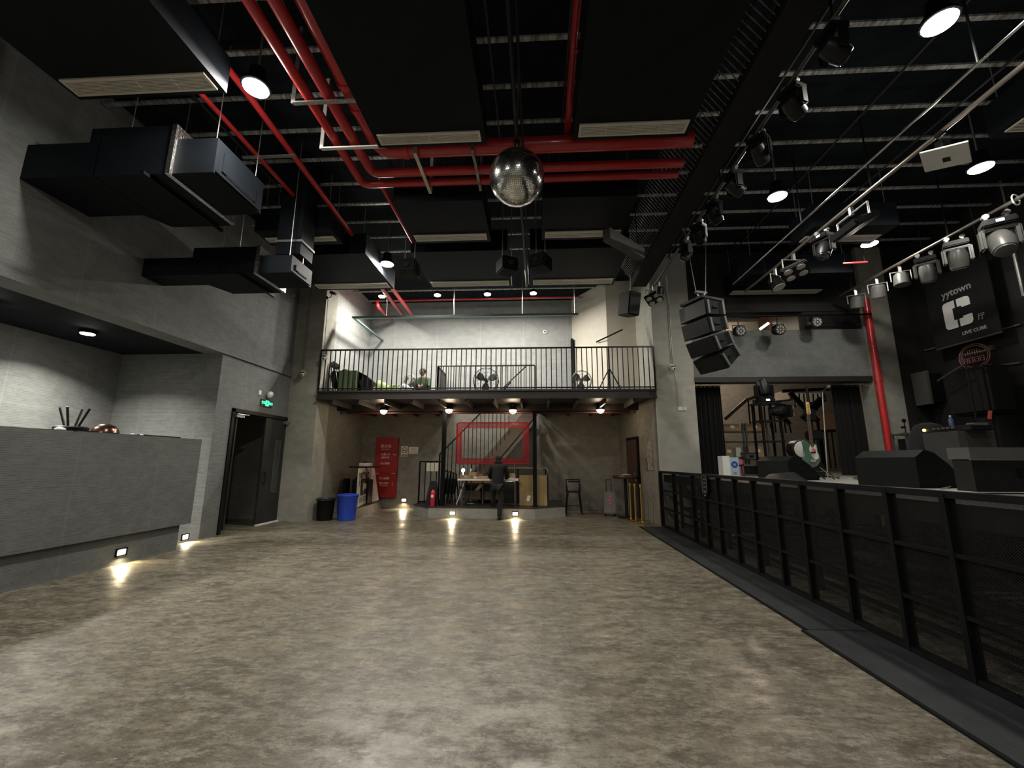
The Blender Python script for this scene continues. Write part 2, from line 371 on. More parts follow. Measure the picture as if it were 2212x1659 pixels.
# double door in the left wall
door = tag(thing('door_1', (-6.6, 8.66, 0), None, None), kind='structure')
w = MB(door)
w.bx(-6.62, -6.52, 8.66, 8.74, 0, 2.62).bx(-6.62, -6.52, 10.92, 11.0, 0, 2.62).bx(-6.62, -6.52, 8.66, 11.0, 2.55, 2.63); build(w, 'door_frame', satin_m, door)
leaf = build(MB(door).bx(-6.60, -6.55, 9.86, 10.92, 0.06, 2.54), 'door_leaf', fabr_m, door)
wf = MB(door)
for a in ((-6.555, -6.535, 10.30, 10.325, 0.75, 2.0), (-6.555, -6.535, 10.495, 10.52, 0.75, 2.0), (-6.555, -6.535, 10.30, 10.52, 0.73, 0.755), (-6.555, -6.535, 10.30, 10.52, 1.995, 2.02)): wf.bx(*a)
build(wf, 'window_trim', grey_m, leaf); leaf.children[0].location = (0, 0, 0)
build(MB(door).bx(-6.556, -6.545, 10.325, 10.495, 0.755, 1.995), 'window_pane', lensd_m, leaf)
build(MB(door).bx(-6.56, -6.50, 9.86, 10.93, 0.0, 0.035), 'bottom_seal', white_m, leaf, label='pale metal strip under the door leaf')
build(MB(door).tube((-6.50, 9.97, 0.95), (-6.50, 9.97, 1.25), 0.012).tube((-6.55, 9.97, 0.97), (-6.50, 9.97, 0.97), 0.01).tube((-6.55, 9.97, 1.23), (-6.50, 9.97, 1.23), 0.01), 'door_handle', satin_m, leaf)
lf2 = build(MB(door).box((-7.05, 8.78, 1.3), (1.02, 0.05, 2.46), (0, 0, 0.12)), 'door_leaf', fabr_m, door)
for y in (8.86, 10.7):
    build(MB(door).bx(-6.55, -6.47, y-0.12, y+0.12, 2.44, 2.52).tube((-6.46, y-0.1, 2.5), (-6.40, y+0.16, 2.5), 0.012), 'door_closer', steel_m, door)
door2 = tag(thing('door_2', (2.8, 12.1, 0), None, None), kind='structure')
R2 = lambda y: 3.02-(y-10.8)*0.3/3.1
w = MB(door2).hull([(R2(y)-e, y, z) for y in (12.02, 13.02) for e in (0.02, 0.05) for z in (0, 2.22)]); build(w, 'door_frame', black_m, door2)
build(MB(door2).hull([(R2(y)-e, y, z) for y in (12.10, 12.94) for e in (0.05, 0.07) for z in (0.02, 2.14)]), 'door_leaf', wood_m, door2)
build(MB(door2).tube((R2(12.2)-0.10, 12.2, 1.0), (R2(12.2)-0.10, 12.2, 1.22), 0.012).bx(2.80, 2.86, 12.18, 12.22, 0.98, 1.02), 'door_handle', chrome_m, door2)

# ---------------------------------------------------------------- mezzanine
tt = thing('floor_mezzanine', (-1.3, 12.2, 3.13), None, None, kind='structure')
w = MB(tt).bx(-5.765, 3.065, 10.7, 11.35, 3.13, 3.32).bx(-5.785, 3.065, 11.35, 12.25, 3.13, 3.32).bx(-5.785, -2.75, 12.25, 13.895, 3.13, 3.32).bx(0.1, 3.065, 12.25, 12.39, 3.13, 3.32).bx(0.1, 3.19, 12.39, 13.895, 3.135, 3.32); build(w, 'deck_plate', brown_m, tt)
w = MB(tt).bx(-5.77, 3.07, 10.62, 10.7, 3.29, 3.34).bx(-5.77, 3.07, 10.66, 10.7, 3.14, 3.29).bx(-5.77, 3.07, 10.62, 10.7, 3.10, 3.14); build(w, 'edge_channel', brown_m, tt)
x = -5.4
while x < 2.75:
    w = MB(tt).bx(x-0.022, x+0.022, 10.75, 13.9 if not -2.8 < x < 0.15 else 12.2, 2.99, 3.13); build(w, 'joist', brown_m, tt); x += 0.72
build(MB(tt).bx(-5.78, 2.87, 11.92, 12.04, 2.95, 3.13), 'cross_beam', brown_m, tt)
build(MB(tt).bx(-2.8, 0.15, 12.2, 12.28, 2.95, 3.13), 'cross_beam', brown_m, tt)
for px_, y_ in ((-2.62, 12.0), (-0.02, 12.0)):
    build(MB(tt).bx(px_-0.055, px_+0.055, y_-0.055, y_+0.055, 0.29, 2.95).bx(px_-0.1, px_+0.1, y_-0.1, y_+0.1, 0.285, 0.30), 'post', black_m, tt)

def railing(name, label, pts, zb, zt, step, mat, bw=0.011, group=None, cat='railing', mid=False):
    p0 = Vector((*pts[0], zb)); t = thing(name, p0, label, cat, group)
    w = MB(t)
    for a, b in zip(pts, pts[1:]): w.beam((*a, zt), (*b, zt), 0.045, 0.035)
    build(w, 'top_rail', mat, t)
    w = MB(t)
    for a, b in zip(pts, pts[1:]): w.beam((*a, zb+0.05), (*b, zb+0.05), 0.04, 0.03)
    build(w, 'bottom_rail', mat, t)
    first = None
    for a, b in zip(pts, pts[1:]):
        A = Vector(a); B = Vector(b); L = (B-A).length; n = max(1, round(L/step))
        for i in range(n+1):
            q = A+(B-A)*i/n; big = (i == 0 or i == n)
            if big:
                build(MB(t).bx(q.x-0.02, q.x+0.02, q.y-0.02, q.y+0.02, zb, zt), 'post', mat, t)
            elif first is None:
                first = build(MB().bx(-bw, bw, -bw, bw, 0, zt-zb), 'baluster', mat, t); first.location = Vector((q.x, q.y, zb))-p0
            else: dup(first, loc=Vector((q.x, q.y, zb))-p0, parent=t)
    return t
railing('balcony_railing', 'long black railing with thin vertical bars along the mezzanine front edge', [(-5.76, 10.68), (3.06, 10.68)], 3.34, 4.45, 0.132, satin_m)
railing('stairwell_railing', 'short dark railing around the stair opening behind the standing floor fan', [(-3.0, 13.7), (-2.95, 12.32), (0.0, 12.32)], 3.32, 4.36, 0.16, brown_m)
railing('landing_railing', 'low black railing right of the papers at the foot of the stair', [(-3.46, 12.62), (-2.78, 12.62)], 0.295, 1.5, 0.17, black_m)
# sloped braces of the stairwell rail
tag(build(MB().beam((-1.3, 12.36, 3.36), (-0.25, 12.36, 4.36), 0.03, 0.03), 'rail_brace', brown_m), 'dark diagonal bar leaning under the stairwell railing on the mezzanine', 'brace')

# upper channel frame (pale green) hung from the ceiling
t = thing('hanging_channel', (-2.0, 11.6, 5.7), 'pale green steel channel hung level under the mezzanine ceiling', 'channel')
build(MB(t).bx(-5.3, 1.24, 11.46, 11.56, 5.63, 5.69).bx(-5.36, -5.29, 11.46, 13.88, 5.64, 5.69), 'channel', aqua_m, t)
for x in (-4.35, -2.35, -0.35, 1.15): build(MB(t).tube((x, 11.5, 5.70), (x, 11.5, CZ), 0.012), 'hanger_rod', steel_m, t)

# ---------------------------------------------------------------- concrete platform under the mezzanine
pf = [(-3.50, 13.88), (-3.50, 12.33), (-2.90, 11.62), (-0.02, 11.60), (0.82, 12.18), (0.82, 13.88)]
tag(build(MB().prism(pf, Matrix.Translation((0, 0, 0)), 0.275), 'concrete_platform', conc_m), 'low pale concrete platform with cut corners carrying the white table', 'platform')
tag(build(MB().prism([(x*1.004-0.004, y-0.012 if y < 13 else y) for x, y in pf], Matrix.Translation((0, 0, 0.275)), 0.018), 'platform_cover', brown_m), 'thin dark brown sheet covering the top of the concrete platform', 'floor covering')

# ---------------------------------------------------------------- bar counter on the left
t = thing('bar_counter', (-6.2, 3.0, 0), 'long grooved grey bar counter hanging over a recessed plinth at left', 'bar counter')
build(MB(t).bx(-6.50, -6.06, -4.5, 7.36, 0.42, 1.88), 'counter_body', counter_m, t)
build(MB(t).bx(-6.56, -6.12, -4.5, 7.20, 0, 0.42), 'plinth', counter_m, t)
tag(build(MB().bx(-6.5, -6.2, 6.35, 7.05, 1.88, 1.905), 'serving_tray', black_m), 'thin black tray lying flat on the far end of the bar counter', 'tray')

def steplight(name, M, label):
    t = thing(name, M.translation, label, 'step light', None)
    Mi = Matrix.Translation(-M.translation) @ M
    w = MB();
    for a, b in (((-0.085, -0.055), (-0.068, 0.055)), ((0.068, -0.055), (0.085, 0.055)), ((-0.085, 0.038), (0.085, 0.055)), ((-0.085, -0.055), (0.085, -0.038))):
        w.prism([(a[0], a[1]), (b[0], a[1]), (b[0], b[1]), (a[0], b[1])], Mi, 0.02)
    build(w, 'bezel', black_m, t)
    build(MB().prism([(-0.068, -0.038), (0.068, -0.038), (0.068, 0.038), (-0.068, 0.038)], Mi, 0.008), 'lamp_glass', glows_m, t)
    l = bpy.data.lights.new('bulb_light', 'SPOT'); l.energy = P_STEP*22; l.color = (1, 0.82, 0.52); l.spot_size = 2.4; l.spot_blend = 0.6; l.shadow_soft_size = 0.03
    o = bpy.data.objects.new('bulb_light', l); C.objects.link(o); o.parent = t
    z = (Mi.to_3x3() @ Vector((0, 0, 1))); o.location = z*0.045; o.rotation_euler = (z*0.55+Vector((0, 0, -1))).to_track_quat('-Z', 'Y').to_euler()
    return t
steplight('step_light', frame((-6.12, 6.2, 0.17), (0, 1, 0), (0, 0, 1)), 'lit step light in the plinth of the bar counter at left')
steplight('step_light', frame((-4.29, 13.9, 0.26), (1, 0, 0), (0, 0, 1)), 'lit step light low in the back wall right of the red cabinet')
steplight('step_light', frame((-2.24, 11.6, 0.14), (1, 0, 0), (0, 0, 1)), 'lit step light in the platform front left of the standing person')
steplight('step_light', frame((-0.55, 11.6, 0.14), (1, 0, 0), (0, 0, 1)), 'lit step light in the platform front right of the standing person')
steplight('step_light', frame((-6.55, 7.86, 0.10), (0, 1, 0), (0, 0, 1)), 'low step light hidden behind the far end of the bar counter')

# ================================================================ LAMPS
def high_lamp(x, y, label, z=6.0, group=None, k=1.0):
    t = thing('high_bay_lamp', (x, y, z), label, 'ceiling lamp', group)
    build(MB().lathe([(0.15, 0.0), (0.165, 0.01), (0.165, 0.03), (0.10, 0.14), (0.09, 0.26), (0.03, 0.28)]), 'lamp_housing', black_m, t)
    build(MB().lathe([(0.14, -0.012), (0.145, 0.0), (0.14, 0.004)]), 'lamp_lens', glow_m, t)
    build(MB().tube((0, 0, 0.28), (0, 0, CZ-z), 0.012), 'hanger_rod', steel_m, t)
    light(t, (0, 0, -0.04), P_HIGH*k*0.9, COOL, 0.26)
    light(t, (0, 0, -0.16), P_HIGH*k*0.14, COOL, 0.12, 'POINT')
    return t
high_lamp(-3.40, 4.21, 'lit round ceiling lamp nearest the camera on the left side')
high_lamp(-3.41, 8.87, 'lit round ceiling lamp at far left in front of the mezzanine')
high_lamp(4.18, 6.73, 'lit round ceiling lamp right of the long cable tray', k=0.5)
high_lamp(4.22, 3.83, 'largest lit ceiling lamp at the top right corner', k=0.5)
high_lamp(6.91, 6.15, 'lit ceiling lamp over the stage below the hanging white plate', k=0.25)
high_lamp(6.99, 8.46, 'small lit ceiling lamp over the far right of the stage', k=0.25)
high_lamp(-3.8, -0.6, 'lit ceiling lamp over the hall behind the camera at left')
high_lamp(0.6, -1.2, 'lit ceiling lamp over the hall behind the camera in the middle')

def mezz_lamp(px, py, label):
    p = at(px, py, y=11.95); t = thing('mezzanine_lamp', p, label, 'ceiling lamp', None)
    build(MB().lathe([(0.11, 0.0), (0.12, 0.02), (0.08, 0.10), (0.03, 0.12)]), 'lamp_housing', black_m, t)
    build(MB().lathe([(0.09, -0.03), (0.10, -0.01), (0.09, 0.004)]), 'lamp_lens', glow_m, t)
    build(MB().tube((0, 0, 0.12), (0, 0, CZ-p.z), 0.01), 'hanger_rod', steel_m, t)
    light(t, (0, 0, -0.06), P_MEZZ, COOL, 0.2)
mezz_lamp(825, 640, 'leftmost of the four lit lamps above the mezzanine')
mezz_lamp(945, 637, 'second from left of the four lit lamps above the mezzanine')
mezz_lamp(1053, 635, 'third from left of the four lit lamps above the mezzanine')
mezz_lamp(1152, 633, 'rightmost of the four lit lamps above the mezzanine')

def under_lamp(px, py, label, warm=True):
    p = at(px, py, y=11.8); t = thing('bulkhead_lamp', p, label, 'lamp', None)
    build(MB().lathe([(0.10, 0.0), (0.12, 0.015), (0.12, 0.05), (0.05, 0.09)]), 'lamp_base', satin_m, t)
    build(MB().sph((0, 0, 0), 0.098, 16, 8, (1, 1, 0.62)), 'lamp_glass', gloww_m, t)
    w = MB()
    for k in range(3): w.ring((0, 0, 0.0), 0.105, 0.005, (PI/2, 0, k*PI/3), 16, 4, PI, 2*PI)
    build(w, 'wire_guard', steel_m, t)
    build(MB().tube((0, 0, 0.09), (0, 0, max(0.1, 3.13-p.z)), 0.012), 'stem', steel_m, t)
    light(t, (0, 0, -0.10), P_UNDER, WARM, 0.12, 'POINT')
under_lamp(829, 887, 'lit caged lamp under the mezzanine above the red cabinet')
under_lamp(970, 885, 'lit caged lamp under the mezzanine beside the left black post')
under_lamp(1108, 886, 'lit caged lamp under the mezzanine above the red framed panel')
under_lamp(1297, 885, 'lit caged lamp under the mezzanine at the right wall')

def alcove_lamp(x, y, label):
    t = thing('alcove_lamp', (x, y, 3.66), label, 'ceiling lamp', None)
    build(MB().lathe([(0.11, 0.0), (0.12, 0.01), (0.12, 0.06)]), 'lamp_housing', black_m, t)
    build(MB().lathe([(0.095, -0.012), (0.10, 0.003)]), 'lamp_lens', glow_m, t)
    light(t, (0, 0, -0.04), P_ALCOVE, COOL, 0.18, spread=2.3)
alcove_lamp(-7.75, 6.57, 'lit round lamp in the low alcove ceiling above the upturned stool')
alcove_lamp(-7.67, 5.15, 'lit round lamp in the low alcove ceiling cut by the left picture edge')
alcove_lamp(-7.7, 2.0, 'lit round lamp in the low alcove ceiling out of view at left')

# warm lamp of the room behind the stage
t = thing('backstage_lamp', (6.6, 14.3, 4.8), 'hidden warm lamp hanging in the room behind the stage', 'lamp')
build(MB().sph((0, 0, 0), 0.1), 'lamp_glass', gloww_m, t); build(MB().tube((0, 0, 0.1), (0, 0, CZ-4.8), 0.01), 'cord', black_m, t)
light(t, (0, 0, -0.14), 170, (1, 0.80, 0.62), 0.12, 'POINT')

# ================================================================ CEILING SERVICES
def ac_unit(x0, x1, y0, y1, gy0, gy1, label, z=5.8, h=0.48, nsl=6):
    t = thing('air_conditioner', ((x0+x1)/2, gy1, z), label, 'air duct unit')
    build(MB(t).bx(x0-0.06, x1+0.06, y0, y1, z+0.012, z+h), 'duct_body', duct_m, t)
    build(MB(t).bx(x0+0.02, x1-0.02, gy0+0.02, gy1-0.02, z+0.006, z+0.012), 'grille_backing', slot_m, t)
    w = MB(t); f = 0.03
    w.bx(x0, x1, gy0, gy0+f, z-0.008, z+0.012).bx(x0, x1, gy1-f, gy1, z-0.008, z+0.012).bx(x0, x0+f, gy0+f, gy1-f, z-0.008, z+0.012).bx(x1-f, x1, gy0+f, gy1-f, z-0.008, z+0.012)
    build(w, 'grille_frame', beige_m, t)
    w = MB(t); d = (gy1-gy0-2*f)/nsl
    for i in range(nsl): w.bx(x0+f, x1-f, gy0+f+d*(i+0.2), gy0+f+d*(i+0.8), z-0.004, z+0.006)
    for xx in (x0+(x1-x0)*k/4 for k in (1, 2, 3)): w.bx(xx-0.006, xx+0.006, gy0+f, gy1-f, z-0.005, z+0.008)
    build(w, 'grille_slats', beige_m, t)
    for xx in (x0+0.05, x1-0.05):
        for yy in (y0+0.1, y1-0.1): build(MB(t).tube((xx, yy, z+h), (xx, yy, CZ), 0.007, 6), 'hanger_rod', steel_m, t)
    return t
ac_unit(-5.45, -3.71, 1.6, 4.08, 3.80, 4.02, 'black duct unit with long pale grille at the top left corner', nsl=9)
ac_unit(-2.10, -0.71, 2.2, 5.05, 4.80, 4.98, 'black duct unit with pale grille directly left of the mirror ball pole')
ac_unit(0.60, 2.00, 2.2, 5.05, 4.76, 4.97, 'black duct unit with pale grille right of the mirror ball pole')
ac_unit(-5.28, -3.91, 7.05, 7.6, 7.28, 7.44, 'dark duct unit with pale grille behind the left hanging ducts', nsl=3)
ac_unit(-2.33, -0.92, 6.3, 7.65, 7.33, 7.54, 'dark duct unit with pale grille below the red pipes left of mirror ball', nsl=3)
ac_unit(0.21, 1.64, 6.3, 7.65, 7.33, 7.54, 'dark duct unit with pale grille below the red pipes right of mirror ball', nsl=3)
ac_unit(-5.45, -3.62, 8.0, 9.85, 9.46, 9.73, 'wide duct unit with pale grille at far left above the column', nsl=3)
ac_unit(-2.53, -0.62, 8.0, 9.85, 9.46, 9.73, 'wide duct unit with pale grille above the middle of the mezzanine', nsl=3)
ac_unit(-0.03, 1.88, 8.0, 9.85, 9.46, 9.73, 'wide duct unit with pale grille above the right of the mezzanine', nsl=3)
ac_unit(5.06, 7.25, 9.4, 10.95-0.3, 10.36, 10.60, 'wide duct unit with pale grille at the far end above the stage', nsl=3)
ac_unit(5.24, 6.64, 7.4, 8.1, 7.74, 7.95, 'duct unit with pale grille over the middle of the stage', nsl=3)
ac_unit(6.2, 7.4, 4.3, 5.3, 4.95, 5.17, 'duct unit with pale grille over the near stage at the right edge', nsl=3)

# ducts along the left wall, each with its fan coil box
def wall_duct(y0, ys, yb, z0, z1s, z1b, yu, label, foil=True):
    t = thing('ventilation_duct', (-5.2, y0, z0), label, 'air duct')
    build(MB(t).bx(-6.55, -5.70, y0, ys, z0, z1s), 'duct_neck', duct_m, t)
    build(MB(t).hull([(-5.70, y0, z0), (-5.70, ys+0.02, z0), (-5.55, y0, z0), (-5.55, yb, z0), (-5.70, y0, z1b), (-5.70, ys+0.02, z1b), (-5.55, y0, z1b), (-5.55, yb, z1b)]).bx(-5.56, -4.60, y0, yb, z0, z1b), 'duct_box', duct_m, t)
    build(MB(t).bx(-4.60, -4.54, y0-0.01, yb-0.02, z0-0.005, z1b+0.01), 'foil_joint', foil_m, t, label='crumpled silver foil tape joint')
    u = build(MB(t).bx(-4.54, -4.0, y0+0.03, yu, z0+0.02, z1s+0.02), 'fan_coil_box', duct_m, t)
    build(MB(t).bx(-4.0, -3.985, y0+0.15, yu-0.15, z0+0.12, z1s-0.10).bx(-4.0, -3.98, y0+0.05, yu-0.05, z0+0.04, z0+0.06), 'access_panel', duct_m, u)
    build(MB(t).tube((-3.975, y0+0.2, z0+0.10), (-3.975, yu-0.2, z0+0.10), 0.006, 6), 'chrome_edge', chrome_m, u)
    for xx in (-5.3, -4.1):
        for yy in (y0+0.12, yb-0.30): build(MB(t).tube((xx, yy, z1b if xx < -5 else z1s+0.02), (xx, yy, CZ), 0.006, 6), 'hanger_rod', steel_m, t)
    build(MB(t).bx(-4.85, -4.80, y0-0.08, yb+0.08, z0-0.05, z0-0.01), 'support_bar', black_m, t)
wall_duct(4.42, 5.27, 5.60, 5.03, 5.52, 5.72, 5.36, 'large black duct with fan box high on the left wall, nearer of two')
wall_duct(6.19, 6.60, 7.00, 4.53, 4.84, 5.01, 6.85, 'smaller black duct with fan box high on the left wall, farther of two')
t = thing('riser_duct', (-4.25, 7.5, 5.3), 'short black riser duct between the left duct and the ceiling', 'air duct')
build(MB(t).bx(-4.52, -4.08, 6.55, 6.95, 5.06, CZ), 'duct_body', duct_m, t)
build(MB(t).bx(-4.54, -4.06, 6.53, 6.97, 5.28, 5.32), 'joint_flange', steel_m, t)

# perforated channels across the ceiling
for i, (y, x0, x1) in enumerate([(4.45, -6.5, 2.2), (4.48, 3.2, 9.5), (5.13, -6.5, 9.5), (5.78, -6.5, 9.5), (6.45, -6.5, 9.5), (7.12, -6.5, 9.5), (7.78, -6.5, 9.5), (8.44, -6.5, 9.5), (9.1, -6.5, 9.5), (9.8, -6.5, 9.5), (12.3, -5.7, 1.9), (13.1, -5.7, 1.6), (3.8, -6.5, 9.5)]):
    tag(build(MB().bx(x0, x1, y-0.03, y+0.03, 6.80, 6.83), 'ceiling_channel', strip_m), 'pale perforated steel channel running across under the black ceiling', 'channel', 'perforated channels across the ceiling')
for x, y0, y1 in ((-2.9, 0, 10.3), (-1.6, 6.5, 10.3), (-0.55, 1, 6.6), (0.45, 1, 6.6), (-4.95, 0, 10), (3.25, 0, 10.3), (3.45, 0, 10.3), (6.3, 3, 10.3), (5.0, 3, 10.3)):
    tag(build(MB().bx(x-0.012, x+0.012, y0, y1, 6.72, 6.745), 'cable_conduit', pm('dull dark conduit', (0.06, 0.06, 0.055), 0.4, metal=0.5)), 'thin dark conduit running lengthwise under the black ceiling', 'conduit', 'thin conduits along the ceiling')

# hall grid of the ceiling opening beside the ball: chain link netting is fine wire, too fine to show
# ---- red pipes
def pipe(name, label, pts, r, clamps=(), seg=18, parentgroup=None, mat=None):
    t = thing(name, pts[0], label, 'pipe', parentgroup)
    w = MB(t); P = [Vector(p) for p in pts]; Q = [P[0]]
    bend = min(0.28, r*2.2)
    for a, b, c in zip(P, P[1:], P[2:]):      # rounded elbows
        u = (a-b).normalized()*bend; v = (c-b).normalized()*bend
        for k in range(6):
            s_ = k/5; Q.append((b+u)*(1-s_)**2+b*2*s_*(1-s_)+(b+v)*s_**2)
    Q.append(P[-1])
    for a, b in zip(Q, Q[1:]): w.tube(a, b, r, seg)
    for a in Q[1:-1]: w.sph(a, r, seg, 10)
    build(w, 'pipe_run', mat or red_m, t)
    for c, d in clamps:
        c = Vector(c); d = Vector(d); build(MB(t).tube(c-d*0.045, c+d*0.045, r*1.12, seg), 'coupling', mat or red_m, t)
    return t
X = (1, 0, 0); Y = (0, 1, 0); Z = (0, 0, 1)
pipe('red_pipe', 'thickest glossy red pipe turning right above the mirror ball', [(-2.28, 1.5, 6.08), (-2.28, 5.42, 6.08), (2.28, 5.42, 6.08)], 0.115, [((-2.28, 4.25, 6.08), Y), ((-2.28, 4.62, 6.08), Y), ((-1.9, 5.42, 6.08), X)])
pipe('red_pipe', 'middle red pipe of the three turning behind the mirror ball', [(-2.56, 1.5, 6.0), (-2.56, 5.80, 6.0), (2.28, 5.80, 6.0)], 0.07)
pipe('red_pipe', 'outermost thinner red pipe of the three turning behind the mirror ball', [(-2.82, 1.5, 6.0), (-2.82, 6.06, 6.0), (2.28, 6.06, 6.0)], 0.062)
pipe('red_pipe', 'thin red branch pipe running back from the red pipe corner', [(-2.52, 6.1, 6.0), (-2.52, 7.9, 6.0)], 0.04)
pipe('red_pipe', 'leftmost thin red pipe beside the left ceiling lamp', [(-4.32, 2.5, 6.2), (-4.32, 8.6, 6.2)], 0.035)
pipe('red_pipe', 'thin red pipe passing just behind the left ceiling lamp', [(-3.83, 2.5, 6.35), (-3.83, 4.5, 6.35), (-3.83, 7.9, 6.2)], 0.045)
pipe('red_pipe', 'short red pipe running lengthwise above the mirror ball at right', [(0.5, 3.2, 6.55), (0.5, 4.2, 6.55), (0.5, 5.45, 6.3)], 0.05)
pipe('sprinkler_pipe', 'thin red sprinkler branch ending in a nozzle at top middle', [(0.5, 4.25, 6.35), (1.28, 4.25, 6.35), (1.28, 4.25, 6.22)], 0.016)
pipe('sprinkler_pipe', 'thin red sprinkler branch left of the mirror ball near the top', [(-2.28, 4.15, 6.2), (-1.35, 4.15, 6.2), (-1.35, 4.15, 6.08)], 0.016)
pipe('standpipe', 'upright red pipe on the pale column right of the stage doorway', [(8.36, 10.50, 1.2), (8.36, 10.50, 5.6)], 0.075, [((8.36, 10.50, 3.5), Z)])
pipe('red_pipe', 'left of two sloping red pipes above the mezzanine', [at(805, 596, y=9.9), at(872, 684, y=13.5)], 0.055)
pipe('red_pipe', 'right of two sloping red pipes above the mezzanine', [at(826, 596, y=9.9), at(893, 684, y=13.5)], 0.055)
pipe('red_pipe', 'short bent red pipe left of the sloping pair above the mezzanine', [at(815, 650, y=12.4), at(817, 664, y=12.4), at(846, 692, y=13.7)], 0.05)
pipe('red_pipe', 'thin red pipe crossing level above the mezzanine', [at(845, 650, y=12.6), at(1250, 641, y=12.6)], 0.03)
pipe('red_pipe', 'short red pipe with orange end under the left of the mezzanine', [at(790, 884, y=12.4), at(818, 892, y=13.2)], 0.05)
pipe('red_pipe', 'red pipe crossing level under the mezzanine joists', [(-5.6, 12.12, 2.91), (2.7, 12.12, 2.91)], 0.035, mat=pm('dull dark red paint', (0.05, 0.010, 0.010), 0.5))
ra, rb = at(1820, 569, y=8.9), at(1873, 566, y=8.9)
t = thing('red_rod', (ra+rb)/2, 'short bright red rod under the ceiling at right over the stage', 'pipe')
build(MB(t).tube(ra, rb, 0.02), 'rod', red_m, t); [build(MB(t).tube((q.x, q.y, q.z), (q.x, q.y, CZ), 0.006, 6), 'hanger_rod', black_m, t) for q in (ra.lerp(rb, 0.1), ra.lerp(rb, 0.9))]
# pipe hangers
def hanger(name, label, pts, mat=steel_m, wd=0.05):
    w = MB()
    for a, b in zip(pts, pts[1:]): w.beam(a, b, wd, 0.02)
    return tag(build(w, name, mat), label, 'pipe hanger')
hanger('pipe_hanger', 'steel angle hanger under the red pipes at upper left', [(-3.0, 4.35, CZ), (-3.0, 4.35, 5.90), (-2.1, 4.35, 5.90)])
hanger('pipe_hanger', 'white angle bracket at the corner of the red pipes', [(-3.02, 5.1, CZ), (-3.02, 5.1, 5.88), (-2.1, 5.1, 5.88)], white_m)
hanger('pipe_hanger', 'pale strap hanger across the red pipes left of the mirror ball', [(-1.72, 5.28, 6.25), (-1.72, 5.28, 5.9), (-1.72, 6.2, 5.9), (-1.72, 6.2, CZ)], beige_m)
hanger('pipe_hanger', 'perforated strap hanger across the red pipes beside the mirror ball', [(-0.88, 5.28, 6.25), (-0.88, 5.28, 5.92), (-0.88, 6.2, 5.92), (-0.88, 6.2, CZ)], strip_m, 0.04)
hanger('pipe_hanger', 'steel bar across two thin red pipes at left', [(-4.5, 5.5, 6.12), (-3.65, 5.5, 6.12)])

# ---- cable tray with ribs, running front to back
t = thing('cable_tray', (2.45, 2.0, 5.95), 'long black wire cable tray with pale ribs running front to back', 'cable tray')
w = MB(t).bx(2.47, 2.84, 1.5, 10.2, 5.90, 6.06).tube((2.56, 1.5, 6.08), (2.56, 10.2, 6.08), 0.05).tube((2.70, 1.5, 6.07), (2.70, 10.2, 6.07), 0.045); build(w, 'cable_bundle', felt_m, t)
w = MB(t)
for xx, zz in ((2.12, 6.46), (2.30, 6.21), (2.85, 6.2)): w.tube((xx, 1.5, zz), (xx, 10.2, zz), 0.006, 5)
build(w, 'long_wires', black_m, t)
first = build(MB().path([(2.08-2.45, 0, 6.52-5.95), (2.46-2.45, 0, 5.98-5.95)], 0.0065, 5), 'rib', strip_m, t)
first.location = (0, 0.5, 0)
n = 0; y = 3.3
while y < 10.1 and n < 98:
    dup(first, loc=(0, y-2.0, 0), parent=t); y += 0.085; n += 1
# ---- round bar pole under the ceiling in the middle with the mirror ball
t = thing('rigging_pole', (-0.2, 2.0, 6.0), 'black double rigging pole running lengthwise above the mirror ball', 'rigging pole')
build(MB(t).tube((-0.25, 1.5, 5.84), (-0.19, 9.9, 5.84), 0.028), 'pole', satin_m, t); build(MB(t).tube((-0.17, 1.5, 5.90), (-0.13, 9.9, 5.90), 0.018), 'pole', satin_m, t)
for yy in (3.0, 4.7, 7.0, 9.0): build(MB(t).tube((-0.2, yy, 5.84), (-0.2, yy, CZ), 0.008, 6), 'hanger_rod', steel_m, t)
t = thing('mirror_ball', (-0.225, 5.0, 5.235), 'large hanging mirror ball covered with small square mirrors', 'mirror ball')
bm = bmesh.new(); R = 0.365; rows = 46; rnd = random.Random(3)
for i in range(rows):
    a0 = -PI/2+PI*(i+0.06)/rows; a1 = -PI/2+PI*(i+0.94)/rows; am = (a0+a1)/2; n = max(6, int(2*PI*math.cos(am)/(PI/rows)))
    for j in range(n):
        b0 = 2*PI*(j+0.06)/n; b1 = 2*PI*(j+0.94)/n; bmid = (b0+b1)/2
        nrm = Vector((math.cos(am)*math.cos(bmid), math.cos(am)*math.sin(bmid), math.sin(am)))
        e1 = nrm.cross(Vector((0, 0, 1))).normalized(); e2 = nrm.cross(e1)
        tl = Euler((rnd.uniform(-.022, .022), rnd.uniform(-.022, .022), 0)).to_matrix()
        vv = []
        for a, b in ((a0, b0), (a0, b1), (a1, b1), (a1, b0)):
            p = Vector((math.cos(a)*math.cos(b), math.cos(a)*math.sin(b), math.sin(a)))*R
            d = p-nrm*R; d2 = tl @ d; vv.append(bm.verts.new(nrm*R*1.006+d2))
        bm.faces.new(vv)
mb = MB(); mb.bm.free(); mb.bm = bm; o = build(mb, 'mirror_tiles', pm('mirror tile glass', (0.95, 0.95, 0.93), 0.16, metal=1.0, var=0.02), t)
for f in o.data.polygons: f.use_smooth = False
build(MB().sph((0, 0, 0), R*0.995, 40, 24), 'ball_core', pm('ball core paint', (0.05, 0.05, 0.05), 0.5), t)
build(MB().lathe([(0.05, 0.36), (0.06, 0.37), (0.05, 0.40), (0.03, 0.42)]).ring((0, 0, 0.44), 0.03, 0.006, (PI/2, 0, 0), 12), 'top_cap', chrome_m, t)
w = MB(); 
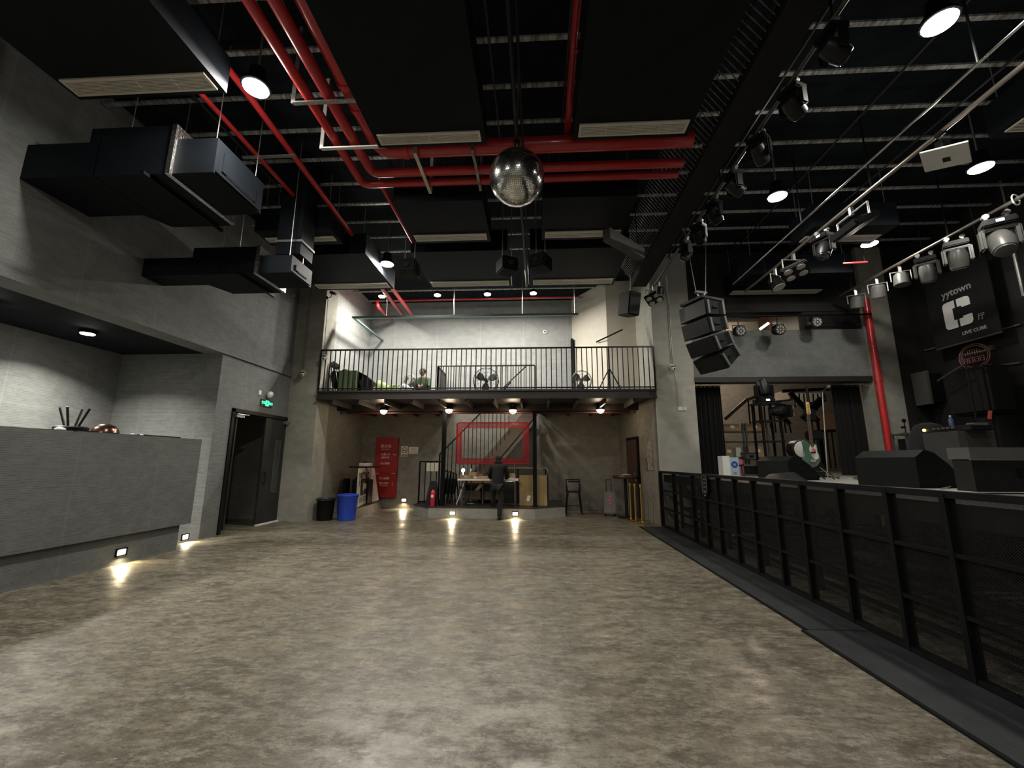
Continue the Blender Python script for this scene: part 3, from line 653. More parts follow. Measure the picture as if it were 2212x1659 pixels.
for k in range(2): w.ring((0, 0, 0.47+k*0.035), 0.016, 0.005, (PI/2, 0, (k % 2)*PI/2), 8, 4)
build(w, 'chain', steel_m, t); build(MB().lathe([(0.035, 0.50), (0.045, 0.51), (0.045, 0.56), (0.03, 0.57)]), 'motor', satin_m, t)

# ================================================================ UNDER THE MEZZANINE
PT = 0.293                                  # top of the platform
# stair
t = thing('staircase', (-2.2, 13.2, PT), 'steep dark steel staircase rising right behind the red framed panel', 'staircase')
for y in (13.0, 13.62):
    build(MB(t).beam((-2.18, y, PT+0.32), (-0.02, y, 3.16), 0.05, 0.36), 'stringer', pm('brown stair steel', (0.075, 0.052, 0.036), 0.5), t)
w0 = None
for k in range(12):
    f_ = (k+0.9)/12.5; x = -2.35+2.33*f_; z = PT+0.10+(3.12-PT)*f_
    if w0 is None: w0 = build(MB().bx(-0.13, 0.13, -0.28, 0.28, -0.015, 0.015), 'tread', brown_m, t); w0.location = Vector((x, 13.31, z))-t.location
    else: dup(w0, loc=Vector((x, 13.31, z))-t.location, parent=t)
build(MB(t).beam((-2.95, 12.97, 1.72), (-0.75, 12.97, 3.98), 0.045, 0.035).beam((-2.95, 12.97, 1.72), (-2.95, 12.97, PT), 0.04, 0.04), 'handrail', black_m, t)
w0 = None
for k in range(17):
    x = -2.82+k*0.125; zt = 1.72+(x+2.95)*2.26/2.2; zb = max(PT+0.02, PT+0.10+(x+2.35)*2.93/2.33)
    b = build(MB().bx(-0.009, 0.009, -0.009, 0.009, 0, zt-zb), 'baluster', black_m, t); b.location = Vector((x, 12.97, zb))-t.location
build(MB(t).bx(-1.95, -0.1, 13.60, 13.62, 1.25, 2.6), 'dark_panel', pm('dark under stair panel', (0.018, 0.017, 0.015), 0.7), t) if False else None
tag(build(MB().hull([(-1.75, 13.05, PT), (-0.08, 13.05, PT), (-0.08, 13.05, 2.62), (-1.75, 13.05, 0.62), (-1.75, 13.08, PT), (-0.08, 13.08, PT), (-0.08, 13.08, 2.62), (-1.75, 13.08, 0.62)]), 'understair_panel', pm('dark under stair panel', (0.018, 0.017, 0.015), 0.7)), 'dark sloping panel closing the space under the staircase', 'panel')

# red framed transparent panel
x0, x1, z0, z1, yy = -2.36, -0.205, 1.4385, 2.66, 12.56
t = thing('framed_panel', (-1.25, yy, z0), 'clear panel with rounded red frame standing behind the white table', 'display panel')
rc = 0.09; pts = []
for cx_, cz_, a0 in ((x1-rc, z1-rc, 0), (x0+rc, z1-rc, 90), (x0+rc, z0+rc, 180), (x1-rc, z0+rc, 270)):
    for k in range(5): a = math.radians(a0+k*22.5); pts.append((cx_+rc*math.cos(a), yy, cz_+rc*math.sin(a)))
w = MB(t)
for a, b in zip(pts, pts[1:]+pts[:1]): w.tube(a, b, 0.02, 8)
build(w, 'outer_frame', redneon_m, t)
w = MB(t); b_ = 0.16
w.bx(x0+0.02, x1-0.02, yy-0.004, yy+0.004, z1-b_, z1-0.02).bx(x0+0.02, x1-0.02, yy-0.004, yy+0.004, z0+0.02, z0+b_).bx(x0+0.02, x0+b_, yy-0.004, yy+0.004, z0+b_, z1-b_).bx(x1-b_, x1-0.02, yy-0.004, yy+0.004, z0+b_, z1-b_)
build(w, 'red_border', acry_m, t)
w = MB(t)
for a in ((x0+b_, x1-b_, z1-b_-0.006, z1-b_+0.012), (x0+b_, x1-b_, z0+b_-0.012, z0+b_+0.006)): w.bx(a[0], a[1], yy-0.008, yy-0.002, a[2], a[3])
for a in ((x0+b_-0.012, x0+b_+0.006), (x1-b_-0.006, x1-b_+0.012)): w.bx(a[0], a[1], yy-0.008, yy-0.002, z0+b_, z1-b_)
build(w, 'inner_line', redneon_m, t)
build(MB(t).bx(x0+b_, x1-b_, yy-0.002, yy+0.002, z0+b_, z1-b_), 'clear_sheet', cacry_m, t)
for x in (-1.9, -0.6): build(MB(t).tube((x, yy, PT), (x, yy, z0), 0.018, 8).bx(x-0.1, x+0.1, yy-0.05, yy+0.04, PT, PT+0.012), 'stand', chrome_m, t)

# guard rail with chrome bar behind the table
t = thing('chrome_rail', (-0.1, 12.55, PT), 'dark guard rail with chrome top bar behind the standing person', 'railing')
build(MB(t).path([(-0.92, 12.68, 1.33), (0.30, 12.68, 1.33), (0.36, 12.68, 1.24), (0.36, 12.68, PT)], 0.022, 8), 'top_bar', chrome_m, t)
build(MB(t).bx(-0.55, -0.50, 12.70, 12.75, PT, 1.3).bx(0.27, 0.32, 12.70, 12.75, PT, 1.3), 'post', satin_m, t); build(MB(t).tube((-0.9, 12.72, 0.92), (0.3, 12.72, 0.92), 0.014), 'cross_bar', steel_m, t)

# table
t = thing('folding_table', (-1.33, 12.15, PT), 'white topped folding table on the concrete platform', 'table')
build(MB(t).bx(-2.18, -0.48, 11.86, 12.50, 0.985, 1.03), 'tabletop', white_m, t)
for x in (-2.05, -0.56):
    for y in (11.92, 12.44): build(MB(t).tube((x, y, PT), (x, y, 0.985), 0.014, 8), 'leg', grey_m, t)
    build(MB(t).tube((x, 11.92, 0.62), (x, 12.44, 0.62), 0.010, 8), 'leg_brace', grey_m, t)
build(MB(t).tube((-2.2, 11.93, 0.33), (-1.99, 11.93, 0.95), 0.012, 8), 'loose_cable', white_m, t, label='white cable hanging beside the left leg')

def carton(name, label, c, d, rz=0, mat=card_m, tape=True, group=None, flap=False):
    t = thing(name, (c[0], c[1], c[2]), label, 'box', group, rot=(0, 0, rz))
    build(MB().box((0, 0, d[2]/2), d, bev=0.004), 'box_body', mat, t)
    if tape: build(MB().box((0, 0, d[2]+0.001), (d[0]*1.002, 0.045, 0.002)).box((0, -d[1]/2-0.001, d[2]*0.55), (0.10, 0.002, 0.06)), 'packing_tape', pm('pale packing tape', (0.5, 0.42, 0.3), 0.3), t)
    return t
carton('cardboard_box', 'low open cardboard box on the left end of the white table', (-1.98, 12.1, 1.031), (0.34, 0.28, 0.10), 0.1)
carton('cardboard_box', 'small carton stacked behind on the left of the white table', (-1.80, 12.28, 1.031), (0.22, 0.18, 0.17), -0.15, card2_m)
carton('cardboard_box', 'flat long pale box lying in the middle of the white table', (-1.48, 12.12, 1.031), (0.34, 0.25, 0.075), 0.0, card2_m)
carton('cardboard_box', 'tilted small carton on the white table right of the person', (-0.66, 12.15, 1.031), (0.13, 0.10, 0.15), 0.5, card2_m)
tag(build(MB().sph((-1.70, 12.02, 1.06), 0.05, 10, 6, (1.2, 0.9, 0.6)), 'crumpled_paper', paper_m), 'white crumpled paper on the table between two boxes', 'paper')
tag(build(MB().box((-0.72, 11.98, 1.045), (0.22, 0.1, 0.03)), 'paper_stack', paper_m), 'small stack of white paper near the right table end', 'paper')
t = thing('cash_tray', (-1.62, 12.4, 1.031), 'dark tray with pink items at the back of the white table', 'tray')
build(MB(t).bx(-1.8, -1.36, 12.3, 12.48, 1.031, 1.12), 'tray_body', plas_m, t); build(MB(t).bx(-1.68, -1.52, 12.31, 12.40, 1.12, 1.145), 'pink_item', pink_m, t)
t = thing('desk_lamp', (-2.12, 12.45, 1.03), 'small lamp with white round head left above the table', 'lamp')
build(MB(t).tube((-2.12, 12.45, 1.03), (-2.12, 12.45, 1.20), 0.01).sph((-2.12, 12.43, 1.25), 0.055, 12, 8, (1, 0.5, 1.1), (0, 0.4, 0)), 'lamp_head', pm('bright lamp disc', (1, 1, 1), 0.4, emit=(1, 0.95, 0.85), es=4), t)
# shelf unit seen behind / below the table
t = thing('storage_cart', (-1.55, 12.9, PT), 'low dark wooden shelf cart behind the white table', 'shelf unit')
for z in (0.42, 0.86, 1.12): build(MB(t).bx(-2.15, -0.98, 12.64, 12.92, z-0.015, z+0.015), 'shelf', wood_m, t)
for x in (-2.14, -1.56, -0.98):
    for y in (12.66, 12.90): build(MB(t).bx(x-0.02, x+0.02, y-0.02, y+0.02, PT, 1.30), 'upright', grey_m, t)
for i, (x, wd, hh) in enumerate([(-1.85, 0.45, 0.22), (-1.3, 0.4, 0.2)]):
    carton('carton', ['dark brown carton on the lowest shelf of the cart, left', 'dark brown carton on the lowest shelf of the cart, right'][i], (x, 12.76, 0.436), (wd, 0.24, hh), 0, pm('dim brown carton', (0.11, 0.075, 0.045), 0.8), False)
for i in range(4):
    tag(build(MB().box((-1.52, 12.76, 0.892+i*0.032), (1.0-0.03*i, 0.24, 0.028)), 'flat_board', card_m), 'flat brown board in the pile on the middle cart shelf', 'board', 'flat boards on the cart shelf')
t = thing('reflective_cabinet', (-0.12, 12.3, PT), 'shiny golden brown cardboard cabinet behind the right black post', 'cabinet')
build(MB(t).box((-0.07, 12.32, 0.71), (0.78, 0.38, 0.83), bev=0.008), 'cabinet_body', pm('glossy kraft wrap', (0.34, 0.24, 0.11), 0.22, var=0.15, scale=3, bump=0.5, bscale=6), t)
build(MB(t).box((-0.20, 12.116, 0.50), (0.09, 0.004, 0.15), (0, 0.25, 0)), 'paper_note', paper_m, t, label='white paper note')

# stacked black chairs at the left post
def folding_stack():
    t = thing('chair_stack', (-2.35, 12.35, PT), 'heap of black folded chairs beside the left black post', 'chairs')
    for k in range(4):
        a = build(MB(t).path([(-2.72+k*0.09, 12.30, PT+0.018), (-2.66+k*0.09, 12.36, 1.18), (-2.58+k*0.09, 12.42, 1.26-0.04*k), (-2.52+k*0.09, 12.52, PT+0.018)], 0.018, 8), 'chair_frame', satin_m, t)
        build(MB(t).box((-2.62+k*0.09, 12.38, 0.80), (0.05, 0.34, 0.44), (0, 0.12, 0), 0.01), 'seat_panel', felt_m, t)
folding_stack()
# fire extinguisher with black sign stand
def extinguisher(x, y):
    t = thing('fire_extinguisher', (x, y, PT), 'red fire extinguisher standing on the platform left of the black post', 'fire extinguisher')
    build(MB(t).lathe([(0.06, 0.0), (0.066, 0.01), (0.066, 0.36), (0.05, 0.41), (0.02, 0.44), (0.018, 0.46)], Matrix.Translation((x, y, PT))), 'cylinder', pm('extinguisher red', (0.55, 0.02, 0.05), 0.3, coat=0.4), t)
    build(MB(t).bx(x-0.02, x+0.02, y-0.015, y+0.015, PT+0.45, PT+0.49).beam((x, y, PT+0.49), (x+0.09, y, PT+0.55), 0.02, 0.012), 'valve_handle', satin_m, t)
    build(MB(t).path([(x-0.02, y-0.02, PT+0.47), (x-0.08, y-0.03, PT+0.40), (x-0.075, y-0.03, PT+0.15)], 0.01, 8), 'hose', satin_m, t)
    build(MB(t).ring((x, y, PT+0.22), 0.066, 0.004, n=20, m=4), 'band', satin_m, t); build(MB(t).bx(x-0.035, x+0.035, y-0.070, y-0.064, PT+0.24, PT+0.31), 'instruction_label', paper_m, t)
extinguisher(-2.83, 11.76)
t = thing('black_sign_stand', (-2.83, 12.0, PT), 'narrow black A-shaped stand behind the fire extinguisher', 'stand')
build(MB(t).hull([(-3.08, 11.90, PT), (-2.70, 11.90, PT), (-2.80, 11.99, 0.96), (-2.98, 11.99, 0.96), (-3.08, 11.93, PT), (-2.70, 11.93, PT), (-2.80, 12.01, 0.96), (-2.98, 12.01, 0.96)]), 'front_panel', satin_m, t)
build(MB(t).hull([(-3.08, 12.14, PT), (-2.70, 12.14, PT), (-2.80, 12.02, 0.96), (-2.98, 12.02, 0.96), (-3.08, 12.12, PT), (-2.70, 12.12, PT)]), 'back_panel', satin_m, t)
for i in range(3):
    tag(build(MB().bx(-3.25+i*0.125, -3.15+i*0.125, 12.585, 12.59, 1.22, 1.46), 'paper_card', paper_m), ['white paper card on the landing railing, left of three', 'white paper card on the landing railing, middle of three', 'white paper card on the landing railing, right of three'][i], 'paper')

# red hydrant cabinet and signs on the back wall
t = thing('hydrant_cabinet', (-4.92, 13.84, 0.33), 'tall red fire hydrant cabinet with white Chinese lettering', 'cabinet')
build(MB(t).bx(-5.30, -4.54, 13.80, 13.895, 0.33, 2.29), 'cabinet_body', redd_m, t)
for z0_, z1_ in ((0.35, 1.10), (1.12, 2.27)):
    build(MB(t).box((-4.92, 13.79, (z0_+z1_)/2), (0.73, 0.02, z1_-z0_), bev=0.004), 'cabinet_door', redd_m, t)
wl = pm('white lettering paint', (0.72, 0.60, 0.55), 0.6)
for s, z, sz in (('消火栓', 1.99, 0.125), ('FIRE HYDRANT', 1.89, 0.04), ('火警119', 1.72, 0.085), ('消防专用', 1.62, 0.07), ('灭火器箱', 1.43, 0.08), ('灭火器箱', 0.95, 0.085), ('禁止遮挡', 0.80, 0.075), ('FIRE EXTINGUISHER', 0.72, 0.03)):
    text('lettering', s, sz, wl, t, frame((-4.95, 13.777, z), X, Z))
build(MB(t).box((-4.64, 13.77, 1.72), (0.10, 0.02, 0.035), (0, 0.2, 0)), 'door_handle', steel_m, t); build(MB(t).box((-4.66, 13.77, 0.78), (0.03, 0.02, 0.10)), 'door_handle', steel_m, t)
build(MB(t).bx(-5.24, -5.14, 13.775, 13.785, 1.105, 1.12).bx(-4.70, -4.60, 13.775, 13.785, 1.105, 1.12), 'seal_strip', white_m, t)
t = thing('no_smoking_sign', (-4.35, 13.88, 1.66), 'white no smoking sign beside the red hydrant cabinet', 'sign')
build(MB(t).bx(-4.47, -4.24, 13.885, 13.899, 1.66, 2.0), 'sign_board', paper_m, t)
rs = pm('dark red print', (0.22, 0.03, 0.03), 0.6)
build(MB(t).ring((-4.355, 13.882, 1.87), 0.085, 0.010, (PI/2, 0, 0), 24, 4).beam((-4.415, 13.882, 1.93), (-4.295, 13.882, 1.81), 0.006, 0.018), 'prohibition_mark', rs, t)
build(MB(t).bx(-4.42, -4.32, 13.880, 13.884, 1.862, 1.876), 'cigarette_mark', satin_m, t); build(MB(t).bx(-4.45, -4.26, 13.881, 13.886, 1.68, 1.735), 'caption_bar', rs, t)
text('lettering', '禁止吸烟', 0.04, paper_m, t, frame((-4.355, 13.878, 1.707), X, Z))
t = thing('notice_sign', (-4.05, 13.88, 1.74), 'white notice paper right of the no smoking sign', 'sign')
build(MB(t).bx(-4.21, -3.89, 13.885, 13.899, 1.75, 1.98), 'sign_board', paper_m, t)
w = MB(t)
for k, (a, b) in enumerate(((-4.12, -3.98), (-4.15, -3.95), (-4.18, -3.92), (-4.18, -3.93))): w.bx(a, b, 13.882, 13.886, 1.93-k*0.045, 1.937-k*0.045)
build(w, 'text_lines', grey_m, t)

# A-frame poster stand and reception shelf
t = thing('poster_stand', (-4.40, 11.5, 0), 'folding white poster stand with black lettering and stencil letter C', 'poster stand')
fr = pm('cream poster film', (0.62, 0.58, 0.50), 0.5, var=0.02)
p4 = at(768, 1098, y=11.30); p3 = at(797, 1084, z=p4.z)
p1 = at(774, 1012, y=p4.y+0.10); p2 = p1+(p3-p4)
build(MB(t).hull([p1, p2, p3, p4]+[q+Vector((-0.012, 0.012, 0)) for q in (p1, p2, p3, p4)]), 'front_poster', fr, t)
dv = Vector((0.05, 0.30, 0)); q1, q2, q3 = p2+Vector((0.02, 0.22, 0.03)), p3+Vector((0.16, 0.40, 0.02)), p3+Vector((0.01, 0.04, -0.03))
build(MB(t).hull([p2+Vector((0, 0.03, 0)), q1, q2, q3]+[q+Vector((-0.012, 0.02, 0)) for q in (p2+Vector((0, 0.03, 0)), q1, q2, q3)]), 'back_poster', pm('pinkish poster film', (0.55, 0.46, 0.44), 0.5), t)
ux = (p3-p4).normalized(); uy = ((p1-p4)-ux*ux.dot(p1-p4)).normalized(); nn = ux.cross(uy)
hgt = (p1-p4).length; wd = (p3-p4).length
build(logo_c(MB(t), frame(p4+ux*wd*0.26+uy*hgt*0.27+nn*0.003, ux, uy), wd*0.50, hgt*0.44, 0.003), 'letter_mark', satin_m, t)
text('lettering', 'yytown', wd*0.30, satin_m, t, frame(p4+ux*wd*0.54+uy*hgt*0.80+nn*0.004, ux, uy), bold=0.002, sx=0.9)
text('lettering', '厅', 0.05, satin_m, t, frame(p4+ux*wd*0.82+uy*hgt*0.32+nn*0.004, ux, uy))
text('lettering', 'LIVE CUBE', wd*0.11, grey_m, t, frame(p4+ux*wd*0.52+uy*hgt*0.15+nn*0.004, ux, uy), sx=1.2)
build(MB(t).hull([p4+Vector((0, 0.03, -0.02)), p3+Vector((0, 0.03, -0.02)), q2+Vector((0, 0.03, -0.02)), Vector((p4.x, p4.y+0.03, 0)), Vector((p3.x, p3.y+0.03, 0)), Vector((q2.x, q2.y+0.03, 0)), Vector((p4.x-0.1, q2.y, 0)), Vector((p4.x-0.1, q2.y, p4.z-0.02))]), 'stand_base', wood_m, t)
t = thing('display_shelf', (-4.75, 12.2, 1.2), 'dark flat shelf carrying a pale box above the poster stand', 'shelf')
a, b = at(757, 1008, y=12.45), at(818, 1008, y=12.45)
build(MB(t).bx(a.x, b.x, 12.35, 12.65, a.z-0.03, a.z+0.01), 'shelf_board', satin_m, t)
build(MB(t).bx((a.x+b.x)/2-0.03, (a.x+b.x)/2+0.03, 12.47, 12.53, 0, a.z-0.03).bx((a.x+b.x)/2-0.2, (a.x+b.x)/2+0.2, 12.35, 12.65, 0, 0.02), 'pedestal', satin_m, t)
t2 = at(788, 1003, y=12.4)
tag(build(MB().box((t2.x, 12.48, a.z+0.06), (0.33, 0.22, 0.10), bev=0.01), 'pale_box', pm('pale pink box', (0.60, 0.50, 0.46), 0.5)), 'pale pink flat box on the dark shelf near the poster stand', 'box')
tag(build(MB().sph((t2.x-0.02, 12.48, a.z+0.135), 0.055, 10, 6, (1.4, 1, 0.5)), 'folded_cloth', satin_m), 'small dark folded item lying on the pale pink box', 'cloth')

# waste bins
def bin_(x, y, r, h, mat, label, lid=False):
    t = thing('waste_bin', (x, y, 0), label, 'bin')
    build(MB().lathe([(r*0.80, 0.0), (r*0.84, 0.01), (r*0.97, h*0.86), (r, h*0.88), (r, h*0.90), (r*0.93, h*0.90), (r*0.92, h*0.80), (r*0.8, 0.03)], seg=28), 'bin_body', mat, t)
    if lid:
        build(MB().lathe([(r*0.95, h*0.90), (r*1.02, h*0.92), (r*1.0, h*0.97), (r*0.6, h*1.0), (r*0.1, h*1.01)], seg=28), 'lid', mat, t)
    else:
        build(MB().lathe([(r*1.03, h*0.84), (r*1.04, h*0.92), (r*0.94, h*0.93), (r*0.90, h*0.86)], seg=28), 'bin_liner', pm('thin black liner film', (0.02, 0.02, 0.02), 0.25, bump=0.8, bscale=20), t)
bin_(-4.93, 11.12, 0.27, 0.66, blue_m, 'round blue plastic bin with lid beside the black bin', True)
bin_(-5.47, 11.02, 0.23, 0.60, plas_m, 'round black bin with liner against the left column')
t = thing('cable_case', (-4.9, 12.3, 0), 'black equipment case with knobs behind the blue bin', 'case')
build(MB(t).box((-5.25, 12.80, 0.48), (0.50, 0.40, 0.96), bev=0.02), 'case_body', satin_m, t)
for x in (-5.42, -5.25, -5.09): build(MB(t).sph((x, 12.75, 0.97), 0.06, 10, 6), 'case_knob', satin_m, t)
tag(build(MB().box((-5.62, 12.5, 0.50), (0.10, 0.3, 1.0), bev=0.02), 'black_board', satin_m), 'narrow black board leaning at the recess wall behind the black bin', 'board')

# high chair at the back wall
def high_chair(x, y):
    t = thing('high_chair', (x, y, 0), 'black wooden high chair against the lower back wall', 'chair')
    for sx in (-1, 1):
        for sy in (-1, 1): build(MB(t).tube((x+sx*0.24, y+sy*0.22, 0), (x+sx*0.17, y+sy*0.15, 0.62), 0.018, 8), 'leg', satin_m, t)
    build(MB(t).tube((x-0.2, y-0.19, 0.25), (x+0.2, y-0.19, 0.25), 0.012), 'foot_rest', satin_m, t)
    build(MB(t).box((x, y, 0.635), (0.36, 0.34, 0.04), bev=0.01), 'seat', satin_m, t)
    build(MB(t).path([(x-0.19, y+0.17, 0.62), (x-0.20, y+0.19, 0.98), (x+0.20, y+0.19, 0.98), (x+0.19, y+0.17, 0.62)], 0.018, 8), 'backrest', satin_m, t)
    build(MB(t).path([(x-0.19, y+0.15, 0.86), (x-0.21, y-0.17, 0.84), (x-0.18, y-0.16, 0.62)], 0.014, 8).path([(x+0.19, y+0.15, 0.86), (x+0.21, y-0.17, 0.84), (x+0.18, y-0.16, 0.62)], 0.014, 8), 'armrest', satin_m, t)
    build(MB(t).box((x+0.02, y-0.02, 0.93), (0.36, 0.3, 0.035), bev=0.01), 'tray', satin_m, t)
high_chair(1.12, 12.95)

# round bar table, suitcase, brass posts, poster at right
t = thing('bar_table', (2.55, 12.35, 0), 'tall round bar table with dark wooden top near the right door', 'table')
build(MB(t).lathe([(0.33, 1.06), (0.35, 1.08), (0.35, 1.12), (0.33, 1.14)], Matrix.Translation((2.50, 12.15, 0)), 28), 'tabletop', wood_m, t)
build(MB(t).tube((2.50, 12.15, 0.03), (2.50, 12.15, 1.06), 0.045), 'column', satin_m, t); build(MB(t).lathe([(0.24, 0), (0.25, 0.015), (0.05, 0.03)], Matrix.Translation((2.50, 12.15, 0))), 'base_plate', satin_m, t)
tag(build(MB().sph((2.52, 12.12, 1.155), 0.12, 12, 6, (1.2, 0.9, 0.22)), 'folded_cloth', pm('beige cloth', (0.4, 0.34, 0.26), 0.9)), 'pale folded cloth lying on the round bar table', 'cloth')
t = thing('suitcase', (2.35, 12.45, 0), 'silver wheeled suitcase with red stickers beside the bar table', 'suitcase')
build(MB(t).box((2.10, 12.50, 0.37), (0.34, 0.24, 0.60), bev=0.03), 'shell', pm('silver suitcase shell', (0.28, 0.27, 0.27), 0.35, metal=0.4), t)
for x in (1.97, 2.23): build(MB(t).tube((x, 12.43, 0.035), (x, 12.46, 0.035), 0.03), 'wheel', plas_m, t)
build(MB(t).path([(2.03, 12.56, 0.66), (2.03, 12.56, 1.0), (2.17, 12.56, 1.0), (2.17, 12.56, 0.66)], 0.01), 'pull_handle', satin_m, t)
for z, x in ((0.55, 2.10), (0.45, 2.08), (0.36, 2.11)): build(MB(t).box((x, 12.377, z), (0.07, 0.004, 0.06), (0, 0.3*(z*10 % 2), 0)), 'sticker', pink_m, t, label='red and pink sticker')
for i, (x, y) in enumerate(((2.52, 11.72), (2.58, 11.42), (2.66, 11.10))):
    t = thing('brass_post', (x, y, 0), ['polished brass queue post nearest the suitcase', 'polished brass queue post second from the suitcase', 'polished brass queue post nearest the right column', 'polished brass queue post standing closest to the recess wall'][i], 'queue post')
    build(MB().lathe([(0.14, 0), (0.15, 0.012), (0.12, 0.03), (0.03, 0.05)]), 'base', brass_m, t)
    build(MB().tube((0, 0, 0.04), (0, 0, 0.90), 0.026, 14), 'pole', brass_m, t); build(MB().lathe([(0.036, 0.88), (0.04, 0.90), (0.04, 0.95), (0.02, 0.965)]), 'cap', brass_m, t)
t = thing('wall_poster', (2.98, 11.3, 1.5), 'grey printed poster on the recess wall near the right column', 'poster')
def RW(y, e=0.0): return 3.02-(y-10.8)*0.3/3.1-e
build(MB(t).hull([(RW(y, e), y, z) for y in (11.05, 11.42) for e in (0.004, 0.014) for z in (1.30, 2.05)]), 'poster_sheet', pm('grey brown poster', (0.22, 0.19, 0.16), 0.5, var=0.5, scale=9), t)
build(MB(t).hull([(RW(y, e), y, z) for y in (11.45, 11.62) for e in (0.004, 0.014) for z in (1.28, 1.62)]), 'small_print', pm('dark small print', (0.1, 0.09, 0.08), 0.5, var=0.6, scale=30), t)

# ================================================================ PERSON (seen from behind, leaning over the table)
def skinmesh(name, verts, edges, radii, mat, parent, root=0, sub=1, off=Vector((0, 0, 0)), label=None):
    me = bpy.data.meshes.new(name); me.from_pydata([Vector(v)-off for v in verts], edges, []); o = bpy.data.objects.new(name, me); C.objects.link(o)
    if parent is not None: o.parent = parent
    o.modifiers.new('skin', 'SKIN')
    sv = me.skin_vertices[0].data if me.skin_vertices else None
    if sv is None:
        me.skin_vertices_add() if hasattr(me, 'skin_vertices_add') else None
    for i, r in enumerate(radii):
        rr = r if isinstance(r, tuple) else (r, r); me.skin_vertices[0].data[i].radius = rr; me.skin_vertices[0].data[i].use_root = (i == root)
    s = o.modifiers.new('sub', 'SUBSURF'); s.levels = sub; s.render_levels = sub+1
    dg = bpy.context.evaluated_depsgraph_get(); dg.update(); nm = bpy.data.meshes.new_from_object(o.evaluated_get(dg)); o.modifiers.clear(); o.data = nm
    nm.materials.clear(); nm.materials.append(mat)
    for f in nm.polygons: f.use_smooth = True
    if label: o['label'] = label
    return o
def hand(bv, be, br, wrist_i, w, d, side, up=Vector((0, 0, 1))):
    # palm and five fingers appended to a skeleton; d = pointing direction, side = towards the thumb
    W_ = Vector(w); d = Vector(d).normalized(); side = Vector(side).normalized(); n = d.cross(side)
    pi = len(bv); bv.append(W_+d*0.045); br.append((0.030, 0.018)); be.append((wrist_i, pi))
    ki = len(bv); bv.append(W_+d*0.085); br.append((0.032, 0.014)); be.append((pi, ki))
    for k, (o_, L) in enumerate(((0.030, 0.068), (0.010, 0.076), (-0.010, 0.070), (-0.029, 0.055))):
        a = W_+d*0.10+side*o_; b = a+d*L*0.5-up*0.008; c = b+d*L*0.4-up*0.022
        i0 = len(bv); bv += [a, b, c]; br += [0.0095, 0.0085, 0.007]; be += [(ki, i0), (i0, i0+1), (i0+1, i0+2)]
    a = W_+d*0.04+side*0.045; b = a+d*0.035+side*0.015-up*0.01; i0 = len(bv); bv += [a, b]; br += [0.012, 0.009]; be += [(pi, i0), (i0, i0+1)]

